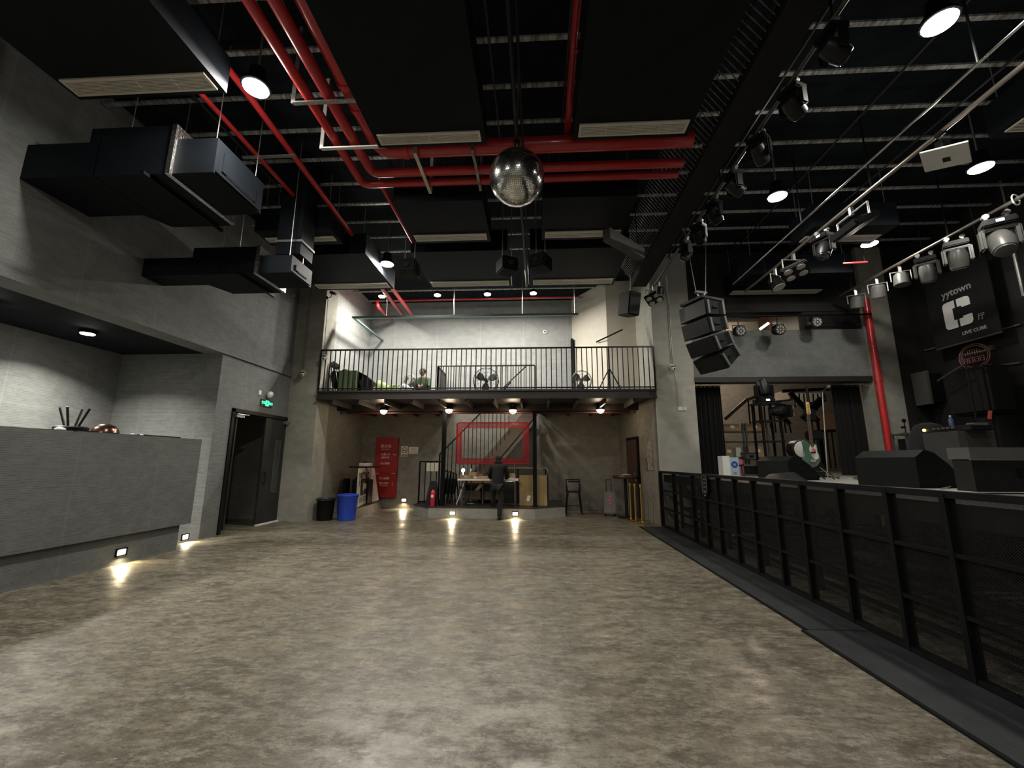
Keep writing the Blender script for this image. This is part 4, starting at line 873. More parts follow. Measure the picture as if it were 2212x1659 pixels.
def person_standing():
    R0 = Vector((-1.02, 11.45, 0)); t = thing('person', R0, 'person in a black hooded jacket and dark trousers leaning over the white table', 'person')
    # local coordinates, facing +y; right foot on the floor, left foot up on the platform
    pel = (0, 0.03, 0.90)
    v = [pel, (0, 0.07, 1.08), (0, 0.13, 1.26), (0, 0.20, 1.40), (0, 0.25, 1.47), (0, 0.29, 1.53),
         (0.17, 0.17, 1.37), (0.235, 0.22, 1.20), (0.24, 0.35, 1.07), (0.16, 0.50, 1.06),
         (-0.17, 0.17, 1.37), (-0.235, 0.22, 1.20), (-0.24, 0.35, 1.07), (-0.16, 0.50, 1.06),
         (0.09, 0.02, 0.84), (0.075, 0.04, 0.46), (0.06, -0.02, 0.07), (0.06, 0.13, 0.035),
         (-0.10, 0.04, 0.86), (-0.13, 0.20, 0.62), (-0.14, 0.27, 0.37), (-0.14, 0.40, 0.33)]
    e = [(0, 1), (1, 2), (2, 3), (3, 4), (4, 5), (3, 6), (6, 7), (7, 8), (8, 9), (3, 10), (10, 11), (11, 12), (12, 13), (0, 14), (14, 15), (15, 16), (16, 17), (0, 18), (18, 19), (19, 20), (20, 21)]
    r = [(0.13, 0.10), (0.12, 0.09), (0.14, 0.10), (0.11, 0.08), 0.05, 0.05, 0.055, 0.042, 0.036, 0.026, 0.055, 0.042, 0.036, 0.026, 0.08, 0.055, 0.038, 0.035, 0.08, 0.055, 0.038, 0.035]
    hand(v, e, r, 9, v[9], (-0.2, 1, -0.1), (-1, 0, 0)); hand(v, e, r, 13, v[13], (0.2, 1, -0.1), (1, 0, 0))
    skinmesh('body', v, e, r, skin_m, t)
    # head, bowed forward
    hm = MB(); hm.sph((0, 0.33, 1.585), 0.098, 20, 14, (0.80, 1.0, 1.15), (-0.5, 0, 0)).sph((0, 0.435, 1.53), 0.018, 8, 6, (0.8, 1.2, 1.2)).sph((0.08, 0.33, 1.56), 0.026, 8, 6, (0.4, 0.8, 1.2)).sph((-0.08, 0.33, 1.56), 0.026, 8, 6, (0.4, 0.8, 1.2)).sph((0, 0.39, 1.50), 0.05, 10, 8, (0.9, 0.8, 0.8))
    h = build(hm, 'head', skin_m, t)
    fm = MB()
    for s in (-1, 1): fm.sph((s*0.033, 0.418, 1.565), 0.011, 8, 6)
    build(fm, 'eyes', hair_m, h); build(MB().sph((0, 0.432, 1.495), 0.02, 8, 6, (1.2, 0.4, 0.35)), 'mouth', pm('lips', (0.35, 0.12, 0.1), 0.5), h)
    build(MB().sph((0, 0.31, 1.595), 0.108, 20, 12, (0.84, 0.96, 1.05), (-0.4, 0, 0)), 'hair', hair_m, t)
    build(MB().sph((0, 0.33, 1.635), 0.106, 20, 10, (0.88, 1.0, 0.72), (-0.4, 0, 0)).ring((0, 0.335, 1.62), 0.090, 0.011, (-0.4, 0, 0), 24, 6), 'cap', cap_m, t, label='grey knitted cap')
    v2 = [v[k] for k in range(5)]+[v[k] for k in (6, 7, 8, 10, 11, 12)]+[(0, 0.04, 0.80)]; v2[0] = (0, 0.04, 0.93)
    v2 += [tuple(Vector(v[8])*0.25+Vector(v[9])*0.75), tuple(Vector(v[12])*0.25+Vector(v[13])*0.75)]
    e2 = [(0, 1), (1, 2), (2, 3), (3, 4), (3, 5), (5, 6), (6, 7), (3, 8), (8, 9), (9, 10), (0, 11), (7, 12), (10, 13)]
    r2 = [(0.175, 0.125), (0.175, 0.12), (0.185, 0.125), (0.14, 0.11), (0.085, 0.08), 0.085, 0.066, 0.055, 0.085, 0.066, 0.055, (0.15, 0.115), 0.045, 0.045]
    skinmesh('jacket', v2, e2, r2, jacket_m, t)
    build(MB().sph((0, 0.19, 1.475), 0.105, 14, 10, (1.05, 0.75, 0.62), (-0.5, 0, 0)), 'hood', jacket_m, t)
    v3 = [pel]+[v[k] for k in (14, 15)]+[(0.06, -0.01, 0.05)]+[v[k] for k in (18, 19)]+[(-0.14, 0.27, 0.345)]
    skinmesh('trousers', v3, [(0, 1), (1, 2), (2, 3), (0, 4), (4, 5), (5, 6)], [(0.15, 0.12), 0.095, 0.075, 0.07, 0.095, 0.075, 0.07], jean_m, t)
    for (x, y, z) in ((0.06, 0.05, 0.0), (-0.14, 0.34, 0.296)):
        build(MB().box((x, y, z+0.045), (0.095, 0.27, 0.085), bev=0.03).box((x, y, z+0.012), (0.10, 0.28, 0.024), bev=0.006), 'shoe', satin_m, t)
person_standing()

# ================================================================ ON THE MEZZANINE
MZ = 3.325
def stand_fan(c, r, label, tilt=0.0, floor_z=MZ, mat=satin_m, blade=None, lean=0):
    t = thing('floor_fan', (c.x, c.y, floor_z), label, 'fan')
    w = MB(t)
    for k, rr in enumerate((1.0, 0.93, 0.66, 0.38)): w.ring((c.x, c.y-0.05+0.01*k, c.z), r*rr, 0.010 if k == 0 else 0.004, (PI/2, 0, 0), 32, 5)
    for k in range(14): a = 2*PI*k/14; w.tube((c.x+0.04*math.cos(a), c.y-0.08, c.z+0.04*math.sin(a)), (c.x+r*math.cos(a), c.y-0.05, c.z+r*math.sin(a)), 0.003, 4)
    build(w, 'wire_guard', mat, t)
    build(MB(t).tube((c.x, c.y-0.09, c.z), (c.x, c.y+0.14, c.z), 0.05, 14), 'motor', mat, t)
    for k in range(3):
        a = 2*PI*k/3+0.5; u = Vector((math.cos(a), 0, math.sin(a))); vv = Vector((-math.sin(a), 0, math.cos(a)))
        pp = [Vector(c)+u*0.05-vv*0.03, Vector(c)+u*r*0.5-vv*0.11, Vector(c)+u*r*0.86-vv*0.10, Vector(c)+u*r*0.88+vv*0.08+Vector((0, 0.04, 0)), Vector(c)+u*r*0.5+vv*0.09+Vector((0, 0.05, 0)), Vector(c)+u*0.05+vv*0.03+Vector((0, 0.03, 0))]
        build(MB(t).hull(pp+[q+Vector((0, 0.005, 0)) for q in pp]), 'blade', blade or grey_m, t)
    build(MB(t).path([(c.x-r*1.03, c.y, c.z), (c.x-r*0.8, c.y, floor_z+0.012), (c.x+r*0.8, c.y, floor_z+0.012), (c.x+r*1.03, c.y, c.z)], 0.013, 8).path([(c.x-r*0.8, c.y-0.2, floor_z+0.012), (c.x-r*0.8, c.y+0.2, floor_z+0.012)], 0.012).path([(c.x+r*0.8, c.y-0.2, floor_z+0.012), (c.x+r*0.8, c.y+0.2, floor_z+0.012)], 0.012), 'floor_stand', mat, t)
def mz(px, py, y): return at(px, py, y=y)
YM = 11.15
p = mz(1050, 822, YM); stand_fan(p, 0.34, 'black floor fan standing in the middle of the mezzanine')
p = mz(1256, 822, YM); stand_fan(p, 0.26, 'grey bladed floor fan on the mezzanine near the cream wall', blade=grey_m, mat=pm('thin grey wire', (0.25, 0.24, 0.22), 0.5))
p = mz(885, 826, YM); stand_fan(p, 0.20, 'pale wire fan on the mezzanine beside the seated person', mat=pm('pale fan wire', (0.45, 0.45, 0.42), 0.4), blade=lgrey_m)
t = thing('green_sofa', (-4.85, 11.2, MZ), 'olive green box sofa end standing at the left of the mezzanine', 'sofa')
a, b = mz(728, 843, 11.0), mz(772, 800, 11.0)
build(MB(t).box(((a.x+b.x)/2, 11.35, (MZ+b.z)/2), (b.x-a.x, 0.7, b.z-MZ), bev=0.02), 'sofa_body', green_m, t)
build(MB(t).bx(b.x-0.07, b.x+0.0, 10.98, 11.72, MZ, b.z-0.02), 'arm_side', lgreen_m if False else green_m, t)
h_ = mz(746, 797, 11.3)
tag(build(MB().sph((h_.x, 11.3, b.z+0.03), 0.10, 14, 8, (1.05, 0.9, 0.8)), 'dark_hat', pm('dark brown felt', (0.05, 0.04, 0.03), 0.9, bump=0.5)), 'dark rounded hat lying on the green sofa', 'hat')
t = thing('folded_stands', (-5.3, 11.2, MZ), 'leaning bundle of folded dark stands at the left end of the mezzanine', 'stands')
for k in range(6):
    q0 = mz(716+k*6, 846, YM); q1 = mz(712+k*4, 786+k*5, YM)
    build(MB(t).tube((q0.x, 11.05+0.03*k, MZ), (q1.x, 11.10+0.03*k, q1.z), 0.012, 8), 'tube', steel_m if k % 3 == 0 else satin_m, t)
q = mz(722, 789, YM); build(MB(t).box((q.x, 11.2, q.z), (0.30, 0.12, 0.17), (0.2, 0.5, 0), 0.04), 'dark_seat', grey_m, t)
q = mz(720, 818, YM); build(MB(t).box((q.x, 11.3, q.z), (0.22, 0.2, 0.50), (0.05, -0.15, 0), 0.05), 'dark_bag', felt_m, t)
t = thing('black_cover', (-4.05, 11.1, MZ), 'black cloth tent shaped cover on the mezzanine beside the green sofa', 'cover')
P_ = [mz(776, 822, YM), mz(788, 813, YM), mz(793, 813, YM), mz(806, 825, YM), mz(804, 843, YM), mz(788, 838, YM), mz(776, 829, YM)]
build(MB(t).hull(P_+[q+Vector((0, 0.25, 0)) for q in P_]+[Vector((P_[4].x, 11.15, MZ)), Vector((P_[5].x, 11.15, MZ)), Vector((P_[4].x, 11.3, MZ))]), 'cover_cloth', felt_m, t)
t = thing('green_cloth_heap', (-3.6, 11.2, MZ), 'pale green shiny cloth heap behind the mezzanine railing', 'cloth')
w = MB(t)
for px_, top, ww in ((812, 833, 0.13), (818, 820, 0.10), (827, 824, 0.13), (837, 831, 0.13), (846, 837, 0.11)):
    q = mz(px_, top, YM); hh = (q.z-MZ)/2; w.sph((q.x, YM+0.1, MZ+hh), hh, 12, 8, (ww/hh, 1.0, 1.0))
build(w, 'cloth_folds', lgreen_m, t)
t = thing('green_cushions', (-2.95, 11.2, MZ), 'row of small glossy green curled cushions on the mezzanine', 'cushions')
for k in range(4):
    q = mz(846+k*8, 836, YM); build(MB(t).ring((q.x, YM, q.z), 0.045, 0.030, (PI/2, 0, 0.5), 14, 8).bx(q.x-0.04, q.x+0.04, YM-0.04, YM+0.04, MZ, q.z-0.03), 'cushion', lgreen_m, t)
t = thing('clear_bag', (-2.6, 11.2, MZ), 'crumpled pale plastic bag on the mezzanine before the pale fan', 'bag')
q = mz(874, 836, 11.0)
build(MB(t).sph((q.x, 10.98, MZ+0.12), 0.13, 12, 8, (1.2, 0.8, 0.9)).sph((q.x+0.2, 10.98, MZ+0.08), 0.08, 10, 6, (1.2, 0.8, 1)), 'bag_film', pm('crumpled bag film', (0.5, 0.5, 0.5), 0.25, bump=1, bscale=14, var=0.5, scale=14), t)
def person_seated(x, y):
    R0 = Vector((x, y, MZ)); t = thing('person', R0, 'person with black hair sitting low on the mezzanine in a green jacket', 'person')
    v = [(0, 0, 0.13), (0, 0.02, 0.27), (0, -0.02, 0.42), (0, -0.03, 0.50), (-0.01, -0.04, 0.56), (0.15, 0.0, 0.42), (0.20, -0.10, 0.24), (0.08, -0.24, 0.22), (-0.15, 0.0, 0.42), (-0.20, -0.10, 0.24), (-0.08, -0.24, 0.22),
         (0.10, -0.08, 0.11), (0.16, -0.34, 0.30), (0.12, -0.42, 0.04), (0.12, -0.52, 0.035), (-0.10, -0.08, 0.11), (-0.16, -0.34, 0.30), (-0.12, -0.42, 0.04), (-0.12, -0.52, 0.035)]
    e = [(0, 1), (1, 2), (2, 3), (3, 4), (2, 5), (5, 6), (6, 7), (2, 8), (8, 9), (9, 10), (0, 11), (11, 12), (12, 13), (13, 14), (0, 15), (15, 16), (16, 17), (17, 18)]
    r = [0.11, 0.10, 0.11, 0.05, 0.05, 0.05, 0.04, 0.026, 0.05, 0.04, 0.026, 0.075, 0.05, 0.036, 0.03, 0.075, 0.05, 0.036, 0.03]
    hand(v, e, r, 7, v[7], (-0.6, -0.6, -0.2), (0, 0, 1)); hand(v, e, r, 10, v[10], (0.6, -0.6, -0.2), (0, 0, 1))
    skinmesh('body', v, e, r, skin_m, t)
    h = build(MB().sph((-0.02, -0.06, 0.64), 0.092, 18, 12, (0.82, 1, 1.12), (0.25, 0, 0)).sph((-0.04, -0.16, 0.62), 0.016, 8, 6).sph((0.06, -0.05, 0.63), 0.024, 8, 6, (0.4, 0.8, 1.2)).sph((-0.10, -0.05, 0.63), 0.024, 8, 6, (0.4, 0.8, 1.2)), 'head', skin_m, t)
    build(MB().sph((-0.055, -0.145, 0.655), 0.010, 8, 6).sph((0.005, -0.148, 0.655), 0.010, 8, 6), 'eyes', hair_m, h); build(MB().sph((-0.025, -0.148, 0.585), 0.016, 8, 6, (1.3, 0.4, 0.4)), 'mouth', pm('lips', (0.35, 0.12, 0.1), 0.5), h)
    build(MB().sph((-0.015, -0.035, 0.675), 0.105, 18, 12, (0.92, 1.0, 0.95)), 'hair', hair_m, t)
    skinmesh('jacket', [v[k] for k in (0, 1, 2, 3, 5, 6, 8, 9)]+[(0.11, -0.20, 0.22), (-0.11, -0.20, 0.22)], [(0, 1), (1, 2), (2, 3), (2, 4), (4, 5), (2, 6), (6, 7), (5, 8), (7, 9)], [0.16, 0.15, 0.15, 0.085, 0.085, 0.065, 0.085, 0.065, 0.045, 0.045], green_m, t)
    skinmesh('trousers', [v[k] for k in (0, 11, 12, 13, 15, 16, 17)], [(0, 1), (1, 2), (2, 3), (0, 4), (4, 5), (5, 6)], [0.13, 0.09, 0.065, 0.05, 0.09, 0.065, 0.05], jean_m, t)
    for s in (-1, 1): build(MB().box((s*0.12, -0.48, 0.045), (0.09, 0.25, 0.085), bev=0.03), 'shoe', satin_m, t)
p = at(914, 822, y=11.4); person_seated(p.x, 11.42)
# black stand with tilted bar
t = thing('light_stand', (2.12, 11.2, MZ), 'black A-shaped stand with a tilted bar at the right of the mezzanine', 'stand')
sx = at(1316, 800, y=11.2).x
build(MB(t).bx(sx-0.02, sx+0.02, 11.18, 11.22, MZ, MZ+1.24), 'pole', satin_m, t)
a, b = at(1288, 739, y=11.15), at(1345, 712, y=11.15); build(MB(t).beam(a, b, 0.035, 0.035), 'tilted_bar', satin_m, t)
a2, b2 = at(1292, 741, y=11.15), at(1318, 734, y=11.15); build(MB(t).beam(a2, b2, 0.03, 0.02), 'bracket', beige_m, t)
for s in (-1, 1):
    build(MB(t).tube((sx, 11.2, MZ+0.68), (sx+s*0.36, 11.15+0.1*s, MZ), 0.018, 8), 'leg', satin_m, t); build(MB(t).tube((sx+s*0.27, 11.17, MZ+0.2), (sx+s*0.05, 11.2, MZ+0.02), 0.012, 8), 'leg_brace', satin_m, t)
build(MB(t).tube((sx, 11.2, MZ+0.68), (sx, 11.6, MZ), 0.018, 8), 'leg', satin_m, t)
# tall narrow black fabric in front of diagonal wall corner, fire alarm bell on the back wall
tag(build(MB().bx(1.22, 1.30, 13.70, 13.88, MZ, 5.6), 'dark_strip', felt_m), 'narrow black upright strip at the corner of the cream wall', 'strip')
p = at(1177, 717, y=13.88); t = thing('smoke_alarm', (p.x, 13.9, p.z), 'small round white alarm on the grey upper back wall', 'alarm')
build(MB().lathe([(0.075, 0), (0.075, 0.03), (0.05, 0.045)], Matrix.Rotation(PI/2, 4, 'X')), 'base', white_m, t); build(MB().lathe([(0.03, 0.045), (0.028, 0.06)], Matrix.Rotation(PI/2, 4, 'X')), 'sensor', grey_m, t)

# ================================================================ CAMERAS, CONDUITS, SWITCHES
def dome(px, py, yp, label, xw=None):
    p = at(px, py, y=yp); t = thing('security_camera', p, label, 'security camera')
    build(MB().box((0, 0.05, 0.05), (0.10, 0.12, 0.10), bev=0.01), 'bracket', beige_m, t)
    build(MB().sph((0.02, -0.03, -0.02), 0.055, 14, 10), 'camera_ball', white_m, t); build(MB().sph((0.035, -0.075, -0.035), 0.022, 8, 6), 'camera_lens', satin_m, t)
    build(MB().box((0.02, -0.03, 0.045), (0.09, 0.10, 0.02), (0.3, 0, 0)), 'hood', satin_m, t)
dome(653, 808, 10.62, 'small white security camera on the left column above the door')
dome(1452, 795, 10.60, 'small white security camera on the right column above the sockets')
dome(699, 773, 10.62, 'small round security camera at the left end of the balcony railing')
p = at(712, 634, y=10.60); t = thing('bullet_camera', p, 'grey bullet camera on a bracket at the top of the left column', 'security camera')
build(MB().tube((0.02, 0.0, 0.03), (0.20, -0.06, -0.05), 0.036, 12).box((0.12, -0.03, 0.03), (0.22, 0.08, 0.01), (0, 0.42, -0.3)), 'camera_body', lgrey_m, t)
build(MB().path([(-0.08, 0.08, -0.10), (0.05, 0.0, -0.10), (0.06, 0.0, 0.0)], 0.012).box((-0.08, 0.06, -0.10), (0.06, 0.06, 0.06)), 'bracket', satin_m, t)
def conduit(name, label, pts, r=0.011, mat=steel_m): return tag(build(MB().path(pts, r, 8), name, mat), label, 'conduit')
x_ = at(655, 800, y=10.68).x
conduit('wall_conduit', 'thin metal conduit on the left column down to the camera', [(x_, 10.68, 6.6), (x_, 10.68, 3.95)])
conduit('wall_conduit', 'thin cable run on the left column beside the balcony railing end', [at(709, 640, y=10.68), at(700, 760, y=10.68)], 0.008, grey_m)
a = at(1447, 640, y=10.68); b = at(1458, 785, y=10.68)
conduit('wall_conduit', 'left of two metal conduits on the right column', [Vector((3.50, 10.68, 5.55)), Vector((3.50, 10.68, 4.02))])
conduit('wall_conduit', 'right of two metal conduits on the right column', [Vector((3.46, 10.5, 6.3)), Vector((3.535, 10.68, 5.6)), Vector((3.535, 10.68, 4.0)), Vector((3.60, 10.68, 3.4)), Vector((3.60, 10.68, 2.90))])
p = at(1474, 883, y=10.69); t = thing('socket_pair', p, 'pair of white sockets on the right column below the conduit', 'socket')
for s in (-1, 1): build(MB().box((s*0.055, 0, 0), (0.10, 0.045, 0.10), bev=0.008), 'socket_box', white_m, t)
build(MB().ring((0.055, -0.024, 0), 0.032, 0.004, (PI/2, 0, 0), 20, 4), 'round_socket', grey_m, t)
# exit sign, emergency lamp, switch beside the door
t = thing('exit_sign', (-6.53, 9.78, 2.86), 'lit green exit sign above the double door', 'exit sign')
build(MB(t).bx(-6.55, -6.525, 9.56, 10.00, 2.80, 2.96), 'sign_case', exitw_m, t)
Mx = frame((-6.523, 9.78, 2.88), (0, 1, 0), (0, 0, 1))
build(MB(t).bx(-6.525, -6.520, 9.72, 9.84, 2.815, 2.945), 'sign_field', exit_m, t)
w = MB(t).sph((-6.519, 9.785, 2.925), 0.011, 8, 6).beam((-6.519, 9.785, 2.91), (-6.519, 9.775, 2.87), 0.012, 0.018).beam((-6.519, 9.775, 2.87), (-6.519, 9.75, 2.83), 0.008, 0.010).beam((-6.519, 9.775, 2.87), (-6.519, 9.805, 2.85), 0.008, 0.010).beam((-6.519, 9.785, 2.905), (-6.519, 9.81, 2.89), 0.008, 0.008); build(w, 'running_figure', exitw_m, t)
text('lettering', '安全', 0.075, exit_m, t, frame((-6.523, 9.645, 2.88), (0, 1, 0), (0, 0, 1))); text('lettering', '出口', 0.075, exit_m, t, frame((-6.523, 9.92, 2.88), (0, 1, 0), (0, 0, 1)))
t = thing('emergency_lamp', (-6.52, 9.78, 3.08), 'white rounded wall lamp above the green exit sign', 'lamp')
build(MB(t).sph((-6.50, 9.82, 3.10), 0.085, 16, 10, (0.8, 1.2, 0.9), (0.5, 0, 0)), 'lamp_shell', white_m, t)
tag(build(MB().box((-6.545, 9.50, 3.10), (0.02, 0.09, 0.11), bev=0.004), 'wall_switch', white_m), 'small white switch plate left of the wall lamp above the door', 'switch')

# things on the bar counter
def stool_upturned(x, y, z):
    t = thing('bar_stool', (x, y, z), 'dark stool resting upside down on the bar counter, legs up', 'stool')
    build(MB().lathe([(0.17, 0.0), (0.18, 0.015), (0.18, 0.035), (0.16, 0.05)]), 'seat', satin_m, t)
    for a in (0.4, 1.97, 3.54, 5.11): build(MB().tube((0.07*math.cos(a), 0.07*math.sin(a), 0.04), (0.16*math.cos(a), 0.16*math.sin(a), 0.30), 0.014, 8), 'leg', satin_m, t)
stool_upturned(-6.28, 5.35, 1.90)
tag(build(MB().box((-6.28, 5.36, 1.89), (0.36, 0.42, 0.018), (0, 0, 0.3)), 'black_tray', black_m), 'thin black tray under the upturned stool on the counter', 'tray')
t = thing('metal_bowl', (-6.28, 5.80, 1.885), 'upturned dark copper bowl on the counter beside the stool', 'bowl')
build(MB().lathe([(0.165, 0.0), (0.17, 0.008), (0.155, 0.06), (0.11, 0.11), (0.05, 0.135), (0.03, 0.137)], seg=28), 'bowl_body', pm('dark copper', (0.16, 0.09, 0.07), 0.22, metal=0.9, var=0.3), t)
for i, (y, s) in enumerate(((5.12, 0.045), (6.12, 0.022), (6.27, 0.018))):
    tag(build(MB().sph((-6.16, y, 1.895), s, 12, 8, (1, 1.4, 0.6)), 'small_dish', white_m), ['small white dish at the left of the upturned stool', 'small white cup right of the copper bowl', 'tiny white cap between the copper bowl and the far tray'][i], 'dish')

# ================================================================ STAGE
SZ = 1.2
t = thing('stage_platform', (6.3, 4.0, 0), 'raised black stage with grey floor along the right side', 'stage')
build(MB(t).bx(3.12, 9.58, -3.0, 10.58, SZ-0.06, SZ), 'stage_floor', stagetop_m, t)
build(MB(t).bx(3.10, 3.118, -3.0, 10.58, SZ-0.16, SZ+0.008).bx(3.12, 3.52, -3.0, 10.58, SZ+0.001, SZ+0.008), 'edge_trim', black_m, t)
ys = [10.4, 9.2, 8.0, 6.8, 5.6, 4.4, 3.2, 2.0, 0.8, -0.4]
for y in ys:
    for x in (3.42, 4.7, 6.0):
        build(MB(t).bx(x-0.03, x+0.03, y-0.03, y+0.03, 0, SZ-0.06), 'stage_leg', black_m, t)
for a, b in zip(ys, ys[1:]):
    build(MB(t).beam((3.42, a, SZ-0.1), (3.42, b, 0.55), 0.03, 0.03), 'diagonal_brace', black_m, t)
    build(MB(t).beam((4.7, b, SZ-0.1), (4.7, a, 0.15), 0.03, 0.03), 'diagonal_brace', black_m, t)
for z in (0.44, 0.12): 
    for x in (3.42, 4.7): build(MB(t).bx(x-0.02, x+0.02, -0.4, 10.4, z-0.02, z+0.02), 'long_rail', black_m, t)
for y in ys[::1]:
    build(MB(t).bx(3.42, 6.0, y-0.02, y+0.02, 0.42, 0.46), 'cross_rail', black_m, t)
struct('floor_backstage', MB().bx(4.07, 11.58, 10.96, 16.18, SZ-0.1, SZ), stagetop_m)
struct('wall_stage_under', MB().bx(9.5, 9.58, -3.0, 10.5, 0, SZ-0.07), ceil_m)
for i, y in enumerate((8.6, 5.0, 3.4)):
    t = thing('slatted_pallet', (4.1, y, 0.47), ['pale slatted pallet stored under the far part of the stage', 'pale slatted pallet stored under the middle of the stage', 'pale slatted pallet stored under the near part of the stage'][i], 'pallet')
    for k in range(7): build(MB(t).bx(3.5, 4.65, y-0.42+k*0.13, y-0.36+k*0.13, 0.47, 0.49), 'slat', grey_m, t)

# mesh fence in front of the stage
t = thing('mesh_fence', (3.04, 6.5, 0), 'long black barrier of framed mesh panels in front of the stage', 'barrier')
posts = [10.64, 9.64, 8.51, 7.87, 7.35, 6.76, 6.20, 5.62, 5.10, 4.50, 3.90, 3.38, 2.8, 2.2, 1.6, 1.0, 0.4, -0.2]
for y in posts: build(MB(t).bx(3.00, 3.08, y-0.022, y+0.022, 0, 1.28), 'post', black_m, t)
for z, h in ((1.275, 0.05), (0.85, 0.03), (0.44, 0.03), (0.025, 0.05)): build(MB(t).bx(3.005, 3.075, -0.2, 10.64, z-h/2, z+h/2), 'rail', black_m, t)
build(MB(t).bx(3.035, 3.038, -0.2, 10.64, 0.03, 1.27), 'mesh_sheet', net_m, t)
t = thing('rubber_mat', (2.75, 5.0, 0), 'dark rubber matting strip on the floor along the barrier', 'mat')
build(MB(t).bx(2.46, 3.0, 4.30, 10.5, 0, 0.012), 'mat_strip', rubber_m, t); build(MB(t).bx(2.42, 3.0, -1.0, 4.285, 0, 0.012), 'mat_strip', rubber_m, t)
build(MB(t).bx(2.435, 2.465, 4.30, 10.5, 0, 0.014), 'mat_edge', black_m, t); build(MB(t).bx(2.395, 2.425, -1.0, 4.285, 0, 0.014), 'mat_edge', black_m, t)
t = thing('hanging_tag', (3.0, 9.6, 1.1), 'black hanging card with white border on the stage barrier', 'sign')
a, b = at(1516, 1026, x=2.99), at(1529, 1066, x=2.99)
build(MB(t).bx(2.985, 2.998, a.y, b.y, b.z, a.z), 'card', black_m, t)
w = MB(t); y0_, y1_ = min(a.y, b.y), max(a.y, b.y)
for q in ((y0_, y0_+0.02, b.z, a.z), (y1_-0.02, y1_, b.z, a.z), (y0_, y1_, b.z, b.z+0.012), (y0_, y1_, a.z-0.012, a.z)): w.bx(2.980, 2.986, *q)
build(w, 'white_border', lgrey_m, t); w = MB(t)
for k in range(5): w.bx(2.981, 2.985, y0_+0.06, y1_-0.06, a.z-0.08-k*0.07, a.z-0.055-k*0.07)
build(w, 'print_lines', lgrey_m, t)

# curtains in the doorway behind the stage
def curtain(x0, x1, y, z0, z1, label):
    t = thing('curtain', ((x0+x1)/2, y, z0), label, 'curtain'); w = MB(t); n = int((x1-x0)/0.012); top = []; bot = []
    pts = [(x0+(x1-x0)*i/n, y+0.05*math.sin(i*0.62)+0.015*math.sin(i*1.7)) for i in range(n+1)]
    bm = w.bm; A = [bm.verts.new((px_, py_, z0)) for px_, py_ in pts]; B = [bm.verts.new((px_, y+(py_-y)*0.7, z1)) for px_, py_ in pts]
    A2 = [bm.verts.new((px_, py_+0.012, z0)) for px_, py_ in pts]; B2 = [bm.verts.new((px_, y+(py_-y)*0.7+0.012, z1)) for px_, py_ in pts]
    for i in range(n):
        bm.faces.new((A[i], A[i+1], B[i+1], B[i])); bm.faces.new((A2[i+1], A2[i], B2[i], B2[i+1]))
    bm.faces.new((A[0], B[0], B2[0], A2[0])); bm.faces.new((A[n], A2[n], B2[n], B[n]))
    build(w, 'curtain_cloth', felt_m, t)
    build(MB(t).tube((x0, y, z1+0.02), (x1, y, z1+0.02), 0.015, 8), 'curtain_rail', satin_m, t)
curtain(4.08, 4.86, 11.12, SZ, 3.46, 'black pleated curtain at the left of the stage doorway')
curtain(7.65, 8.34, 11.12, SZ, 3.46, 'black pleated curtain at the right of the stage doorway')

# upper slot window room
t = thing('tube_light', (6.0, 12.2, 5.3), 'lit white tube lamp seen through the slot above the stage doorway', 'lamp')
a, b = at(1642, 711, y=12.2), at(1660, 698, y=12.2)
build(MB(t).tube(a, b, 0.035, 10), 'tube', pm('lit tube glass', (1, 1, 1), 0.5, emit=(1, 0.93, 0.8), es=5), t); build(MB(t).tube(a, (a.x, a.y, 5.9), 0.006).tube(b, (b.x, b.y, 5.9), 0.006), 'hanging_wire', black_m, t); light(t, (0, 0.2, 0.1), 14, (1, 0.85, 0.65), 0.2, 'POINT')
struct('wall_slot_back', MB().bx(4.1, 6.9, 12.8, 12.9, 4.3, 5.8), pm('pale slot room wall', (0.30, 0.27, 0.22), 0.8))
struct('ceiling_slot', MB().bx(4.07, 7.2, 10.96, 12.8, 5.9, 6.0), ceil_m)
struct('floor_slot', MB().bx(4.07, 9.58, 10.96, 13.0, 4.2, 4.3), ceil_m)
struct('wall_slot_partition', MB().bx(6.95, 7.05, 10.96, 12.8, 4.3, 5.9), wood_m)
tag(build(MB().path([(4.78, 11.4, 5.2), (5.25, 11.4, 5.2), (5.25, 11.4, 4.75)], 0.018).box((5.05, 11.5, 4.62), (0.6, 0.2, 0.4), bev=0.1).tube((4.82, 11.5, 4.3), (4.82, 11.5, 4.5), 0.02).tube((5.28, 11.5, 4.3), (5.28, 11.5, 4.5), 0.02), 'slot_chair', satin_m), 'dark chair seen through the slot above the stage doorway', 'chair')

